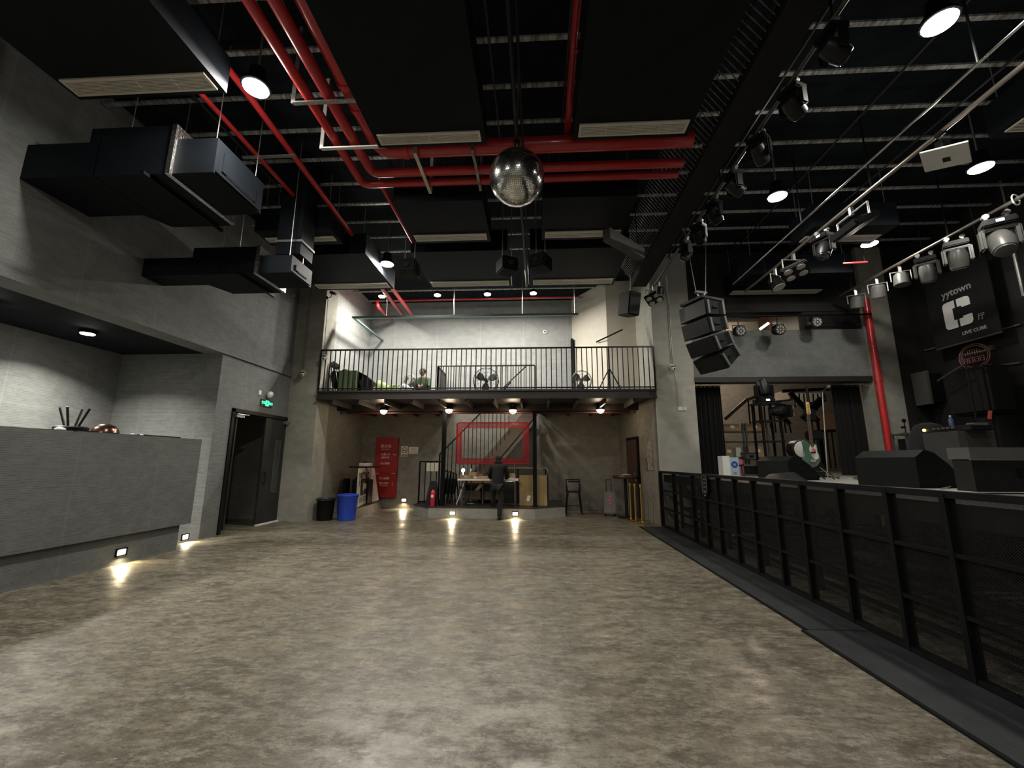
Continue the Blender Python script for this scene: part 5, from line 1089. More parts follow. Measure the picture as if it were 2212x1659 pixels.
# ---------------------------------------------------------------- stage lights
def moving_head(loc, label, rz=0, tilt=0.6, s=1.0, shell=satin_m, hang=True, group=None, lens=lensd_m, screen=True):
    # origin at the base plate; hangs down when hang, else stands up
    t = thing('moving_head_light', loc, label, 'stage light', group, rot=(0 if hang else PI, 0, rz)); t.scale = (s, s, s)
    build(MB().box((0, 0, -0.05), (0.30, 0.24, 0.09), bev=0.015), 'base', satin_m, t)
    if hang: [build(MB().box((q, 0, 0.04), (0.03, 0.05, 0.10)).tube((q, -0.03, 0.07), (q, 0.03, 0.07), 0.035), 'clamp', steel_m, t) for q in (-0.09, 0.09)]
    if screen: build(MB().box((0, -0.122, -0.05), (0.07, 0.006, 0.035)), 'display', screen_m, t)
    y = MB().box((0, 0, -0.12), (0.30, 0.12, 0.05), bev=0.012)
    for sx in (-1, 1): y.box((sx*0.155, 0, -0.24), (0.05, 0.13, 0.27), bev=0.02)
    build(y, 'yoke', shell, t)
    h = build(MB().lathe([(0.06, 0.15), (0.10, 0.13), (0.125, 0.04), (0.125, -0.06), (0.11, -0.16), (0.10, -0.17)], seg=24), 'head', shell, t)
    h.location = (0, 0, -0.29); h.rotation_euler = (tilt, 0, 0)
    build(MB().lathe([(0.098, -0.172), (0.095, -0.185), (0.05, -0.195)], seg=24), 'front_lens', lens, h)
    return t
def par_quad(loc, label, rz=0, tilt=0.5, s=1.0):
    t = thing('four_eye_light', loc, label, 'stage light', None, rot=(0, 0, rz)); t.scale = (s, s, s)
    build(MB().box((0, 0, 0.02), (0.05, 0.05, 0.16)).path([(-0.24, 0, -0.26), (-0.24, 0, -0.05), (0.24, 0, -0.05), (0.24, 0, -0.26)], 0.014), 'yoke', steel_m, t)
    h = build(MB().box((0, 0, 0), (0.44, 0.44, 0.08), (0, 0, PI/4), 0.02), 'lamp_body', satin_m, t); h.location = (0, 0, -0.28); h.rotation_euler = (tilt, 0, 0)
    for a in range(4):
        u = a*PI/2; build(MB().lathe([(0.075, -0.04), (0.078, -0.052), (0.07, -0.056)], Matrix.Translation((0.155*math.cos(u), 0.155*math.sin(u), 0)), 18), 'round_lens', lens_m, h)
    return t
def par_can(loc, label, rz=0, tilt=0.4, s=1.0, shell=satin_m, lens=lens_m):
    t = thing('par_light', loc, label, 'stage light', None, rot=(0, 0, rz)); t.scale = (s, s, s)
    build(MB().path([(-0.14, 0, -0.22), (-0.14, 0, -0.05), (0.14, 0, -0.05), (0.14, 0, -0.22)], 0.010).box((0, 0, 0.02), (0.04, 0.04, 0.16)), 'yoke', steel_m, t)
    h = build(MB().lathe([(0.07, 0.14), (0.10, 0.11), (0.115, 0.0), (0.12, -0.09)], seg=22), 'lamp_body', shell, t); h.location = (0, 0, -0.22); h.rotation_euler = (tilt, 0, 0)
    build(MB().lathe([(0.105, -0.092), (0.10, -0.098)], seg=22), 'front_lens', lens, h)
    return t
def flood(loc, label, rz=0, tilt=0.6, s=1.0):
    t = thing('flood_light', loc, label, 'stage light', None, rot=(0, 0, rz)); t.scale = (s, s, s)
    build(MB().path([(-0.26, 0, -0.20), (-0.26, 0, -0.04), (0.26, 0, -0.04), (0.26, 0, -0.20)], 0.012).box((0, 0, 0.0), (0.04, 0.04, 0.14)), 'yoke', steel_m, t)
    h = build(MB().box((0, 0, 0), (0.48, 0.34, 0.10), bev=0.02), 'lamp_body', satin_m, t); h.location = (0, 0, -0.22); h.rotation_euler = (tilt, 0, 0)
    build(MB().box((0, 0.07, -0.052), (0.42, 0.12, 0.01)).box((0, -0.07, -0.052), (0.42, 0.12, 0.01)), 'front_glass', grey_m, h)
    return t
def bar(name, label, x, y0, y1, z, mat=steel_m, r=0.024, drops=()):
    t = thing(name, (x, y0, z), label, 'lighting bar'); build(MB(t).tube((x, y0, z), (x, y1, z), r, 12), 'pipe', mat, t)
    for y in drops: build(MB(t).tube((x, y, z), (x, y, CZ), 0.012, 8), 'hanger_rod', black_m, t)
    return t
bar('lighting_bar', 'dark lighting bar under the cable tray', 2.90, 2.0, 10.2, 5.72, pm('grey brown pipe', (0.10, 0.09, 0.08), 0.4, metal=0.6), 0.026, (3.5, 6.0, 8.5))
bar('lighting_bar', 'thin bright upper bar over the stage front', 4.70, 1.0, 9.6, 5.66, chrome_m, 0.018, (4.0, 7.0, 9.3))
bar('lighting_bar', 'thicker lighting bar over the stage front with the square white plate', 5.12, 1.0, 9.9, 5.60, pm('brushed grey pipe', (0.35, 0.31, 0.27), 0.3, metal=0.9), 0.03, (3.4, 6.0, 9.0))
bar('lighting_bar', 'long lighting bar over the back of the stage', 7.60, 3.0, 10.3, 5.60, pm('brushed grey pipe', (0.35, 0.31, 0.27), 0.3, metal=0.9), 0.03, (5.0, 7.5, 9.9))
TL = [(3.55, 'first moving head on the tray bar, nearest the camera at the top edge'), (4.20, 'second moving head on the tray bar, with a long chrome edge'), (4.92, 'third moving head on the tray bar, beside the red pipe ends'), (5.60, 'fourth moving head on the tray bar, below the looped cable'), (6.30, 'fifth moving head on the tray bar, tilted right'), (6.95, 'sixth moving head on the tray bar, tilted right'), (7.55, 'seventh moving head on the tray bar, pointing down left')]
for k, (y, lb) in enumerate(TL):
    moving_head((2.90, y, 5.64), lb, rz=PI/2+0.3*(k % 3-1)+0.4, tilt=(-1.0, -0.95, -0.8, -0.9, -0.75, -0.8, 0.5)[k], s=0.78, screen=False, shell=satin_m if k < 4 else plas_m)
par_quad((2.88, 9.75, 5.64), 'four lens light at the far end of the tray bar', rz=0.2, tilt=-0.45, s=0.85)
par_can((2.95, 9.45, 5.62), 'small round light beside the four lens light of the tray bar', rz=0.4, tilt=0.3, s=0.8)
# stage front bar
t = thing('white_plate', (5.12, 4.9, 5.4), 'square white plate hanging tilted under the stage front bar', 'plate')
build(MB().box((0, 0, -0.15), (0.42, 0.42, 0.02), (0.25, 0.15, 0.75), 0.004), 'plate_panel', white_m, t); build(MB().box((0.03, 0.02, -0.163), (0.09, 0.07, 0.012), (0.25, 0.15, 0.75)), 'square_hole', satin_m, t)
build(MB().box((0, 0, 0.02), (0.10, 0.10, 0.12)).tube((0, -0.05, 0.19), (0, 0.05, 0.19), 0.04), 'clamp', satin_m, t)
flood((5.13, 6.45, 5.52), 'wide flat flood light under the stage front bar', rz=PI/2, tilt=-0.45, s=1.25)
moving_head((5.13, 7.15, 5.5), 'moving head with lit display under the stage front bar', rz=-1.2, tilt=-0.4, s=0.95)
par_quad((5.13, 8.0, 5.5), 'four lens light under the stage front bar', rz=0.1, tilt=-0.35, s=1.0)
par_can((5.13, 8.65, 5.5), 'dim round light at the far end of the stage front bar', rz=0.5, tilt=-0.4, s=1.2, shell=plas_m)
tag(build(MB().ring((5.12, 3.75, 5.60), 0.055, 0.008, (PI/2, 0, 0.3), 18, 6).ring((5.12, 3.80, 5.60), 0.055, 0.008, (PI/2, 0.2, 0), 18, 6), 'cable_loop', white_m), 'pale cable looped around the stage front bar near the right edge', 'cable')
# stage back bar
BL = [(6.75, 'largest grey moving head at the right edge on the stage back bar', 1.15, True), (7.45, 'grey moving head second from the right edge on the back bar', 0.95, True), (8.05, 'grey moving head third from the right edge on the back bar', 0.92, True)]
for k, (y, lb, s, sc) in enumerate(BL):
    moving_head((7.64, y, 5.46), lb, rz=-0.6-0.1*k, tilt=-0.5 if k == 0 else 0.25, s=s*1.15, shell=lgrey_m, screen=(k == 0), lens=grey_m)
par_can((7.64, 8.62, 5.5), 'small round grey lamp fourth from the right edge on the back bar', rz=-0.5, tilt=-0.1, s=1.15, shell=lgrey_m, lens=grey_m)
par_can((7.64, 9.22, 5.5), 'dim black framed lamp fifth from the right edge on the back bar', rz=-0.5, tilt=0.3, s=1.2, shell=grey_m, lens=lensd_m)
par_can((7.64, 9.85, 5.5), 'dim black lamp at the far end of the stage back bar', rz=-0.5, tilt=0.3, s=1.2, shell=grey_m, lens=lensd_m)
tag(build(MB().ring((7.60, 6.40, 5.60), 0.09, 0.010, (PI/2, 0, 0.3), 22, 6), 'cable_loop', white_m), 'pale cable loop on the stage back bar above the largest head', 'cable')
t = thing('lighting_bar', (6.2, 10.34, 5.12), 'black cross bar carrying the round lamps before the slot', 'lighting bar')
build(MB(t).tube((4.1, 10.34, 5.12), (8.3, 10.34, 5.12), 0.024, 10), 'pipe', black_m, t); [build(MB(t).tube((x, 10.34, 5.12), (x, 10.34, CZ), 0.01, 8), 'hanger_rod', black_m, t) for x in (4.4, 7.9)]
for px_, py_, lb in ((1600, 715, 'left of three round spotlights before the slot above the doorway'), (1685, 712, 'middle of three round spotlights before the slot above the doorway'), (1765, 696, 'right of three round spotlights before the slot above the doorway')):
    p = at(px_, py_, y=10.25); t = thing('spotlight', p, lb, 'stage light')
    M9 = Matrix.Rotation(PI/2+0.25, 4, 'X')
    build(MB().lathe([(0.09, -0.20), (0.13, -0.16), (0.135, 0.0), (0.12, 0.01)], M9, 22), 'lamp_body', satin_m, t)
    f_ = MB().lathe([(0.118, 0.012), (0.11, 0.018)], M9, 22); f2 = build(f_, 'front_face', grey_m, t)
    w = MB()
    for k in range(8): w.lathe([(0.022, 0.018), (0.020, 0.026)], M9 @ Matrix.Translation((0.075*math.cos(k*PI/4), 0.075*math.sin(k*PI/4), 0)), 8)
    w.lathe([(0.022, 0.018), (0.020, 0.026)], M9, 8); build(w, 'small_lenses', lens_m, f2)
    build(MB().path([(-0.15, 0.08, 0), (-0.15, 0.09, 0.17), (0.15, 0.09, 0.17), (0.15, 0.08, 0)], 0.009).tube((0, 0.09, 0.17), (0, 0.09, 5.12-p.z), 0.012), 'yoke', satin_m, t)

# ---------------------------------------------------------------- line array loudspeakers
# each box keeps its own depth; fronts face the dance floor and tilt further down towards the bottom
pts = [(1487, 655, 1542, 660), (1478, 700, 1560, 690), (1490, 735, 1570, 720), (1512, 768, 1590, 752), (1545, 803, 1572, 790)]
cen = [at(1522, 668, y=8.6), at(1528, 703, y=8.6), at(1541, 737, y=8.6), at(1560, 772, y=8.6)]
base = Vector((3.60, 8.60, 0)); tl = [0.06, 0.20, 0.40, 0.62]; zc = [4.62, 4.29, 3.96, 3.66]; xo = [0.0, 0.05, 0.16, 0.33]
names = ['topmost box of the hanging black loudspeaker array', 'second box from the top of the hanging loudspeaker array', 'third box from the top of the hanging loudspeaker array', 'lowest box of the hanging black loudspeaker array']
for k in range(4):
    if k == 0: cc = Vector((3.52, 8.6, 4.60))
    else:
        dd = Vector((math.sin(tl[k-1])+math.sin(tl[k]), 0, -math.cos(tl[k-1])-math.cos(tl[k])))*0.172
        cc = cc + Matrix.Rotation(0.42, 3, 'Z') @ dd
    t = thing('array_loudspeaker', cc.copy(), names[k], 'loudspeaker', None, rot=(0, 0, 0.42))
    # local: front towards -x, width along y, tilt about y
    R = Matrix.Rotation(-tl[k], 4, 'Y')
    def tr(pp): return [R @ Vector(q) for q in pp]
    hh = 0.165; front = [(-0.26, -0.36, -hh), (-0.26, 0.36, -hh), (-0.26, -0.36, hh), (-0.26, 0.36, hh)]; back = [(0.26, -0.33, -hh*0.72), (0.26, 0.33, -hh*0.72), (0.26, -0.33, hh*0.72), (0.26, 0.33, hh*0.72)]
    build(MB().hull(tr(front+back)), 'cabinet', plas_m, t)
    g = [(-0.275, -0.345, -hh+0.01), (-0.275, 0.345, -hh+0.01), (-0.275, -0.345, hh-0.01), (-0.275, 0.345, hh-0.01)]
    build(MB().hull(tr(g+[(x+0.012, y, z) for x, y, z in g])), 'front_grille', grey_m if False else satin_m, t)
    w = MB(); ctr = R @ Vector((-0.02, -0.365, 0)); w.box(ctr, (0.16, 0.02, 0.035), R, 0.006); build(w, 'handle', black_m, t)
    for xx in (-0.20, 0.20): build(MB().box(R @ Vector((xx, -0.368, 0)), (0.05, 0.02, hh*1.7), R), 'rigging_bar', grey_m, t)
    build(MB().box(R @ Vector((0.30, -0.18, 0.02)), (0.10, 0.16, 0.13), R, 0.01), 'rear_box', grey_m, t)
t = thing('flying_frame', (3.53, 8.6, 4.79), 'black steel flying frame on top of the loudspeaker array', 'flying frame')
build(MB().box((0, 0, 0.03), (0.60, 0.60, 0.05), (0, 0, 0.42)).box((0.05, 0.0, 0.10), (0.20, 0.10, 0.14), (0, 0, 0.42)), 'frame_plate', satin_m, t)
build(MB().box((0, 0, 0.26), (0.26, 0.07, 0.05), (0, 0, 0.3)), 'lifting_bar', lgrey_m, t)
build(MB().tube((-0.10, 0, 0.28), (-0.25, 0.1, CZ-4.79), 0.008, 6).tube((0.10, 0, 0.28), (0.3, 0.1, CZ-4.79), 0.008, 6).tube((-0.05, 0, 0.16), (-0.08, 0, 0.26), 0.02, 8).tube((0.05, 0, 0.16), (0.08, 0, 0.26), 0.02, 8), 'lifting_cables', steel_m, t)
# small loudspeakers under the mezzanine end of the tray
t = thing('hanging_loudspeaker', (2.25, 9.6, 5.2), 'dark loudspeaker box hanging beside the far four lens light', 'loudspeaker', None, rot=(0.2, 0, 0.5))
build(MB().box((0, 0, 0), (0.34, 0.40, 0.55), bev=0.02), 'cabinet', plas_m, t); build(MB().box((0, -0.205, 0), (0.30, 0.01, 0.50)), 'front_grille', satin_m, t); build(MB().tube((0, 0, 0.27), (0, 0.2, 1.85), 0.012), 'hanger', steel_m, t)
for i, (px_, py_, rz, lb) in enumerate(((1350, 545, -0.8, 'slanting grey duct box between the ball rail and the cable tray'),)):
    p = at(px_, py_, z=5.45); t = thing('slanted_duct', p, lb, 'air duct', None, rot=(0, 0, rz)); build(MB().box((0, 0, 0.15), (0.16, 1.15, 0.22)), 'duct_body', pm('grey painted duct', (0.05, 0.05, 0.046), 0.6), t); [build(MB().tube((0, q, 0.26), (0, q, CZ-p.z), 0.008, 6), 'hanger_rod', black_m, t) for q in (0.45,)]
for i, (px_, py_, lb, rz) in enumerate(((1095, 575, 'left of two dark projector boxes hanging at the far end of the pole', 0.5), (1168, 568, 'right of two dark projector boxes hanging at the far end of the pole', -0.5), (884, 580, 'dark projector box hanging behind the far left ceiling lamp', 0.0))):
    p = at(px_, py_, y=7.75); t = thing('hanging_box', p, lb, 'projector', None, rot=(0, 0, rz)); build(MB().box((0, 0, 0), (0.34, 0.36, 0.28), bev=0.02), 'case_body', plas_m, t)
    [build(MB().tube((q, 0, 0.14), (q, 0, CZ-p.z), 0.01), 'hanger_rod', steel_m, t) for q in (-0.1, 0.1)]; build(MB().lathe([(0.05, 0.18), (0.05, 0.21)], Matrix.Rotation(PI/2, 4, 'X')), 'front_lens', lensd_m, t)

# ---------------------------------------------------------------- things on the stage
def wedge(loc, rz, label, L=0.72, D=0.62, H=0.44):
    t = thing('stage_monitor', loc, label, 'loudspeaker', None, rot=(0, 0, rz))
    prof = [(-D/2, 0), (D/2-0.02, 0), (D/2, 0.10), (D/2*0.45, H*0.62), (-D/2*0.15, H*0.93), (-D/2*0.55, H), (-D/2, H*0.80)]
    M = Matrix.Translation((-L/2, 0, 0)) @ Matrix(((0, 0, 1, 0), (1, 0, 0, 0), (0, 1, 0, 0), (0, 0, 0, 1)))
    build(MB().prism(prof, M, L), 'cabinet', plas_m, t)
    w = MB()
    for s in (-1, 1): w.lathe([(0.055, 0.0), (0.05, 0.004)], Matrix.Translation((s*(L/2+0.001), 0.0, H*0.42)) @ Matrix.Rotation(s*PI/2, 4, 'Y'), 14)
    build(w, 'connector_plate', black_m, t)
    a = Vector((0, D/2*0.45, H*0.62)); b = Vector((0, -D/2*0.15, H*0.93)); u = (b-a).normalized(); n_ = Vector((0, u.z, -u.y))
    build(MB().box((a+b)/2+n_*(-0.004), (L*0.92, 0.012, (b-a).length*0.95), Euler((math.atan2(u.y, u.z)*-1, 0, 0)).to_matrix().to_4x4()), 'front_grille', satin_m, t)
    return t
wedge((4.66, 8.20, SZ), -1.35, 'black wedge monitor on the far stage floor before the guitar', 0.74, 0.62, 0.42)
wedge((4.95, 6.00, SZ), -1.35, 'black wedge monitor on the stage with a cable in front', 0.78, 0.68, 0.47)
t = thing('low_wedge_cover', (4.0, 7.1, SZ), 'low folded black cover at the stage edge before the far monitor', 'cover')
build(MB(t).hull([at(1640, 1040, z=SZ), at(1690, 1043, z=SZ), at(1742, 1043, z=SZ), at(1700, 1020, y=7.3), at(1715, 1019, y=7.4), at(1662, 1024, y=7.6), at(1745, 1038, z=SZ)]), 'cover_sheet', plas_m, t)
t = thing('flight_case', (5.0, 4.95, SZ), 'black flight case with grey top band at the right edge of the stage', 'case')
a = at(2085, 1065, y=4.7); X0 = 4.46
build(MB(t).bx(X0, X0+1.5, 4.62, 4.82, SZ+0.02, 1.545), 'case_body', satin_m, t)
build(MB(t).bx(X0-0.02, X0+1.5, 4.60, 4.84, 1.545, 1.665), 'case_lid', grey_m, t)
build(MB(t).bx(X0-0.015, X0+1.5, 4.605, 4.62, 1.535, 1.548), 'metal_edge', steel_m, t); build(MB(t).box((X0+0.5, 4.61, 1.40), (0.14, 0.02, 0.09), bev=0.005), 'latch', black_m, t)
# white paint marks and cable on stage edge
for i, (p_, q_) in enumerate((((1800, 1045), (1838, 1048)), ((1985, 1056), (2045, 1062)))):
    a = at(*p_, z=SZ+0.004); b = at(*q_, z=SZ+0.004)
    tag(build(MB().beam(a, b, 0.07, 0.006), 'tape_strip', lgrey_m), ['pale tape strip on the stage edge left of the near monitor', 'pale tape strip on the stage edge below the near monitor'][i], 'tape')
t = thing('floor_cable', (4.9, 5.5, SZ), 'cable with silver plug lying before the near monitor', 'cable')
a, b = at(2050, 1052, z=SZ+0.02), at(2080, 1040, z=SZ+0.02)
build(MB(t).path([at(2030, 1056, z=SZ+0.01), a, b], 0.007), 'cord', steel_m, t); build(MB(t).tube(b, b+Vector((0.06, 0.05, 0)), 0.016), 'plug', lgrey_m, t)

# bass guitar on a stand
def bass():
    t = thing('bass_guitar', (5.16, 8.3, SZ+0.05), 'sea green bass guitar with ivory pickguard on a stand on stage', 'bass guitar', None, rot=(0.10, -0.055, 0.15))
    outline = [(-0.03, 0.44), (-0.07, 0.50), (-0.13, 0.53), (-0.165, 0.50), (-0.145, 0.42), (-0.13, 0.34), (-0.145, 0.26), (-0.175, 0.18), (-0.17, 0.09), (-0.11, 0.03), (-0.02, 0.01), (0.08, 0.03), (0.15, 0.10), (0.165, 0.18), (0.14, 0.26), (0.12, 0.33), (0.13, 0.39), (0.115, 0.44), (0.08, 0.45), (0.04, 0.42)]
    M = frame((0, 0, 0.16), (1, 0, 0), (0, 0, 1))
    w = MB().prism(outline, M, 0.04); bmesh.ops.bevel(w.bm, geom=[e for e in w.bm.edges], offset=0.006, segments=2, affect='EDGES'); build(w, 'guitar_body', teal_m, t)
    pg = [(-0.02, 0.43), (-0.05, 0.36), (-0.03, 0.27), (0.0, 0.20), (0.06, 0.15), (0.12, 0.17), (0.13, 0.22), (0.10, 0.30), (0.10, 0.38), (0.09, 0.43), (0.04, 0.41)]
    p_ = build(MB().prism(pg, frame((0, -0.041, 0.16), (1, 0, 0), (0, 0, 1)), 0.003), 'pickguard', ivory_m, t)
    build(MB().box((0.02, -0.048, 0.45), (0.10, 0.012, 0.028)), 'pickup', satin_m, p_)
    build(MB().lathe([(0.032, 0), (0.03, 0.004)], Matrix.Translation((0.05, -0.045, 0.49)) @ Matrix.Rotation(PI/2, 4, 'X')), 'red_sticker', pink_m, p_)
    build(MB().box((0.0, -0.048, 0.30), (0.10, 0.012, 0.05)), 'bridge', chrome_m, t)
    build(MB().hull([(0.02-0.03, -0.05, 0.56), (0.02+0.03, -0.05, 0.56), (-0.02, -0.05, 1.16), (0.02, -0.05, 1.16), (-0.01, -0.02, 0.56), (0.05, -0.02, 0.56), (-0.02, -0.025, 1.16), (0.02, -0.025, 1.16)]), 'neck', rose_m, t)
    hs = [(-0.02, 0), (-0.035, 0.06), (-0.035, 0.20), (-0.01, 0.235), (0.02, 0.23), (0.03, 0.20), (0.025, 0.15), (0.045, 0.03), (0.02, 0)]
    h = build(MB().prism(hs, frame((0, -0.045, 1.16), (1, 0, 0), (0, 0, 1)), 0.016), 'headstock', maple_m, t)
    for k in range(4): build(MB().lathe([(0.009, 0), (0.007, 0.02)], Matrix.Translation((-0.012, -0.061, 1.20+k*0.05)) @ Matrix.Rotation(PI/2, 4, 'X'), 8).box((-0.05, -0.05, 1.20+k*0.05), (0.025, 0.008, 0.018)), 'tuning_peg', chrome_m, h)
    w = MB()
    for k in range(4): w.tube((-0.012+k*0.012, -0.056, 0.31), (-0.012+k*0.008, -0.063, 1.19), 0.0014, 4)
    build(w, 'strings', steel_m, t)
bass()
t = thing('guitar_stand', (5.18, 8.42, SZ), 'black folding stand holding the green bass guitar', 'stand')
build(MB().tube((0, 0.12, 0.0), (0, 0.06, 0.55), 0.012).tube((0, 0.06, 0.3), (-0.22, -0.10, 0.0), 0.012).tube((0, 0.06, 0.3), (0.22, -0.10, 0.0), 0.012), 'stand_legs', satin_m, t)
build(MB().path([(-0.10, -0.17, 0.15), (-0.10, 0.02, 0.13), (0.10, 0.02, 0.13), (0.10, -0.17, 0.15)], 0.010), 'cradle', satin_m, t)
tag(build(MB().path([(5.28, 8.24, 1.42), (5.42, 8.2, 1.27), (5.62, 8.3, 1.25), (5.80, 8.3, 1.22), (5.82, 8.2, 1.21)], 0.006), 'guitar_cable', pm('yellowish cable', (0.35, 0.33, 0.2), 0.5)), 'pale yellow cable curving from the bass guitar to the stage floor', 'cable')
# pedals
for i in range(5):
    x = 5.95+i*0.22; t = thing('effect_pedal', (x, 8.25+0.05*i, SZ), ['small metal effect pedal in the row right of the guitar, leftmost', 'second small effect pedal in the row right of the guitar', 'middle blue effect pedal in the row right of the guitar', 'fourth small effect pedal in the row right of the guitar', 'rightmost small effect pedal in the row right of the guitar'][i], 'pedal')
    build(MB().box((0, 0, 0.03), (0.10, 0.16, 0.055), (0.1, 0, 0), 0.008), 'pedal_case', [lgrey_m, steel_m, navy_m, lgrey_m, steel_m][i], t); build(MB().lathe([(0.012, 0.06), (0.01, 0.075)]), 'foot_switch', chrome_m, t)
# microphone on boom stand
t = thing('microphone_stand', (5.62, 8.6, SZ), 'microphone stand with round microphone on a boom before the doorway', 'microphone stand')
pt = at(1778, 842, y=8.6); pm_ = at(1790, 836, y=8.6); pl = at(1773, 847, y=8.6)
build(MB(t).tube((pt.x-0.13, 8.6, SZ+0.02), (pt.x-0.02, 8.6, pt.z-0.05), 0.011), 'pole', pm('worn chrome', (0.4, 0.38, 0.35), 0.4, metal=0.8), t)
build(MB(t).path([pl+Vector((0, 0, -0.13)), pl, pm_], 0.009), 'boom', satin_m, t); build(MB(t).sph(pm_, 0.036, 12, 8), 'microphone_head', lgrey_m, t)
for a in (0.3, 2.4, 4.5): build(MB(t).tube((pt.x-0.13, 8.6, SZ+0.12), (pt.x-0.13+0.28*math.cos(a), 8.6+0.28*math.sin(a), SZ), 0.010), 'foot', satin_m, t)
# tower with moving head
p = at(1656, 878, y=9.7)
t = thing('equipment_tower', (p.x, 9.75, SZ), 'dark equipment tower carrying the upright moving head on stage', 'tower')
for sx in (-1, 1):
    for sy in (-1, 1): build(MB().bx(sx*0.20-0.02, sx*0.20+0.02, sy*0.18-0.02, sy*0.18+0.02, 0, 1.62), 'tower_leg', black_m, t)
for z in (0.35, 0.75, 1.2, 1.60): build(MB().bx(-0.24, 0.24, -0.22, 0.22, z, z+0.03), 'tower_shelf', satin_m, t)
moving_head((p.x, 9.75, SZ+1.635), 'upright moving head with lit display on the equipment tower', rz=0.15, tilt=0.25, s=1.12, hang=False)
for o in list(bpy.data.objects):
    if o.name.startswith('moving_head_light') and o.get('label', '').startswith('upright'): o.rotation_euler = (PI, 0, PI)
p = at(1722, 888, y=9.6)
moving_head((p.x-0.05, 9.62, p.z+0.14), 'dark moving head lying sideways beside the equipment tower', rz=0.3, tilt=1.2, s=0.9, screen=False)
for o in list(bpy.data.objects):
    if o.get('label', '').startswith('dark moving head lying'): o.rotation_euler = (0, PI/2, 0.2); o.location.x -= 0.1; o.location.z -= 0.14
t = thing('light_pole', (p.x+0.33, 9.7, SZ), 'black pole stand behind the bass guitar headstock', 'stand')
build(MB().tube((0, 0, 0), (0, 0, 2.0), 0.03, 10).box((0, 0, 1.35), (0.20, 0.16, 0.28), bev=0.03).box((0.03, 0, 0.9), (0.3, 0.2, 0.2), bev=0.03), 'pole', satin_m, t); build(MB().bx(-0.3, 0.3, -0.25, 0.25, 0, 0.03), 'base', satin_m, t)
# round silver fan-like drum and hardware
p = at(1726, 971, y=9.3); t = thing('drum', (p.x, 9.3, SZ), 'round drum with pale head lying on its side behind the monitor', 'drum')
build(MB().lathe([(0.19, -0.12), (0.20, -0.11), (0.20, 0.11), (0.19, 0.12)], Matrix.Translation((0, 0, p.z-SZ)) @ Matrix.Rotation(PI/2, 4, 'X'), 26), 'drum_shell', satin_m, t)
build(MB().lathe([(0.17, 0.121), (0.165, 0.124)], Matrix.Translation((0, 0, p.z-SZ)) @ Matrix.Rotation(PI/2, 4, 'X'), 26), 'drum_head', lens_m, t)
build(MB().tube((-0.12, 0, 0), (-0.05, 0, p.z-SZ-0.17), 0.012).tube((0.12, 0, 0), (0.05, 0, p.z-SZ-0.17), 0.012), 'drum_legs', chrome_m, t)
t = thing('road_case', (5.98, 9.45, SZ), 'low black case under the equipment behind the far monitor', 'case')
build(MB().box((0, 0.3, 0.14), (0.55, 0.3, 0.28), bev=0.015), 'case_body', satin_m, t); build(MB().box((-0.1, 0.145, 0.22), (0.3, 0.01, 0.04)).box((0.12, 0.145, 0.12), (0.2, 0.01, 0.03)), 'silver_fittings', chrome_m, t)

# shelves with cartons behind the doorway
sx0, sx1, sy = 5.40, 6.52, 12.4
t = thing('storage_shelf', (5.95, sy, SZ), 'dark metal shelf with cartons behind the stage doorway at left', 'shelf')
for z in (0.0, 0.40, 0.85, 1.13): build(MB(t).bx(sx0-0.2, sx1, sy-0.18, sy+0.22, SZ+z+0.02, SZ+z+0.05), 'shelf_board', grey_m, t)
for x in (sx0-0.2, 5.86, 5.94, sx1): build(MB(t).bx(x-0.02, x+0.02, sy-0.20, sy-0.16, SZ, SZ+1.4), 'upright', grey_m, t)
for i, (x, z, w_, h_, lb) in enumerate(((5.57, 1.18, 0.44, 0.20, 'wide flat carton at the left on the top shelf backstage'), (6.20, 1.18, 0.46, 0.20, 'wide flat carton at the right on the top shelf backstage'), (5.42, 0.45, 0.22, 0.27, 'small carton at the left on the middle shelf backstage'), (6.22, 0.45, 0.50, 0.30, 'large plain carton on the middle shelf backstage'))):
    t = carton('cardboard_box', lb, (x, sy, SZ+z+0.005), (w_, 0.3, h_), 0, card_m, False)
    build(MB().box((0.02, -0.152, h_*0.6), (0.11, 0.003, 0.08)), 'paper_label', paper_m, t)
tag(build(MB().box((5.70, sy-0.05, SZ+0.45+0.14), (0.14, 0.2, 0.26), bev=0.006), 'white_box', paper_m), 'small white box with pictures on the middle shelf backstage', 'box')
t = thing('storage_bin', (6.35, 12.0, SZ), 'grey plastic storage bin with lid backstage below the cartons', 'bin')
a = at(1618, 988, y=12.1)
build(MB(t).box((a.x, 12.1, a.z+0.02), (0.30, 0.3, 0.18), bev=0.02), 'bin_body', lgrey_m, t); build(MB(t).box((a.x, 12.1, a.z+0.12), (0.34, 0.33, 0.03), bev=0.01), 'lid', lgrey_m, t); build(MB(t).box((a.x, 11.94, a.z+0.03), (0.10, 0.01, 0.05)), 'label_slot', satin_m, t)
t = thing('rack_case', (5.05, 9.9, SZ), 'black rack case with silver edges on stage near the left curtain', 'case')
a, b = at(1605, 1022, y=10.0), at(1653, 1003, y=10.0); xa, xb = a.x, b.x
build(MB(t).bx(xa, xb, 10.0, 10.5, SZ+0.01, SZ+0.26), 'case_body', satin_m, t)
build(MB(t).bx(xa, xb, 9.985, 10.0, SZ+0.005, SZ+0.04).bx(xa, xb, 9.985, 10.0, SZ+0.225, SZ+0.265).bx(xa-0.01, xa+0.025, 9.985, 10.0, SZ, SZ+0.265), 'silver_edge', lgrey_m, t)
t = thing('product_box', (4.62, 10.0, SZ), 'white and pale blue box with a round blue emblem by the left curtain', 'box')
a, b = at(1563, 1022, y=10.0), at(1594, 985, y=10.0)
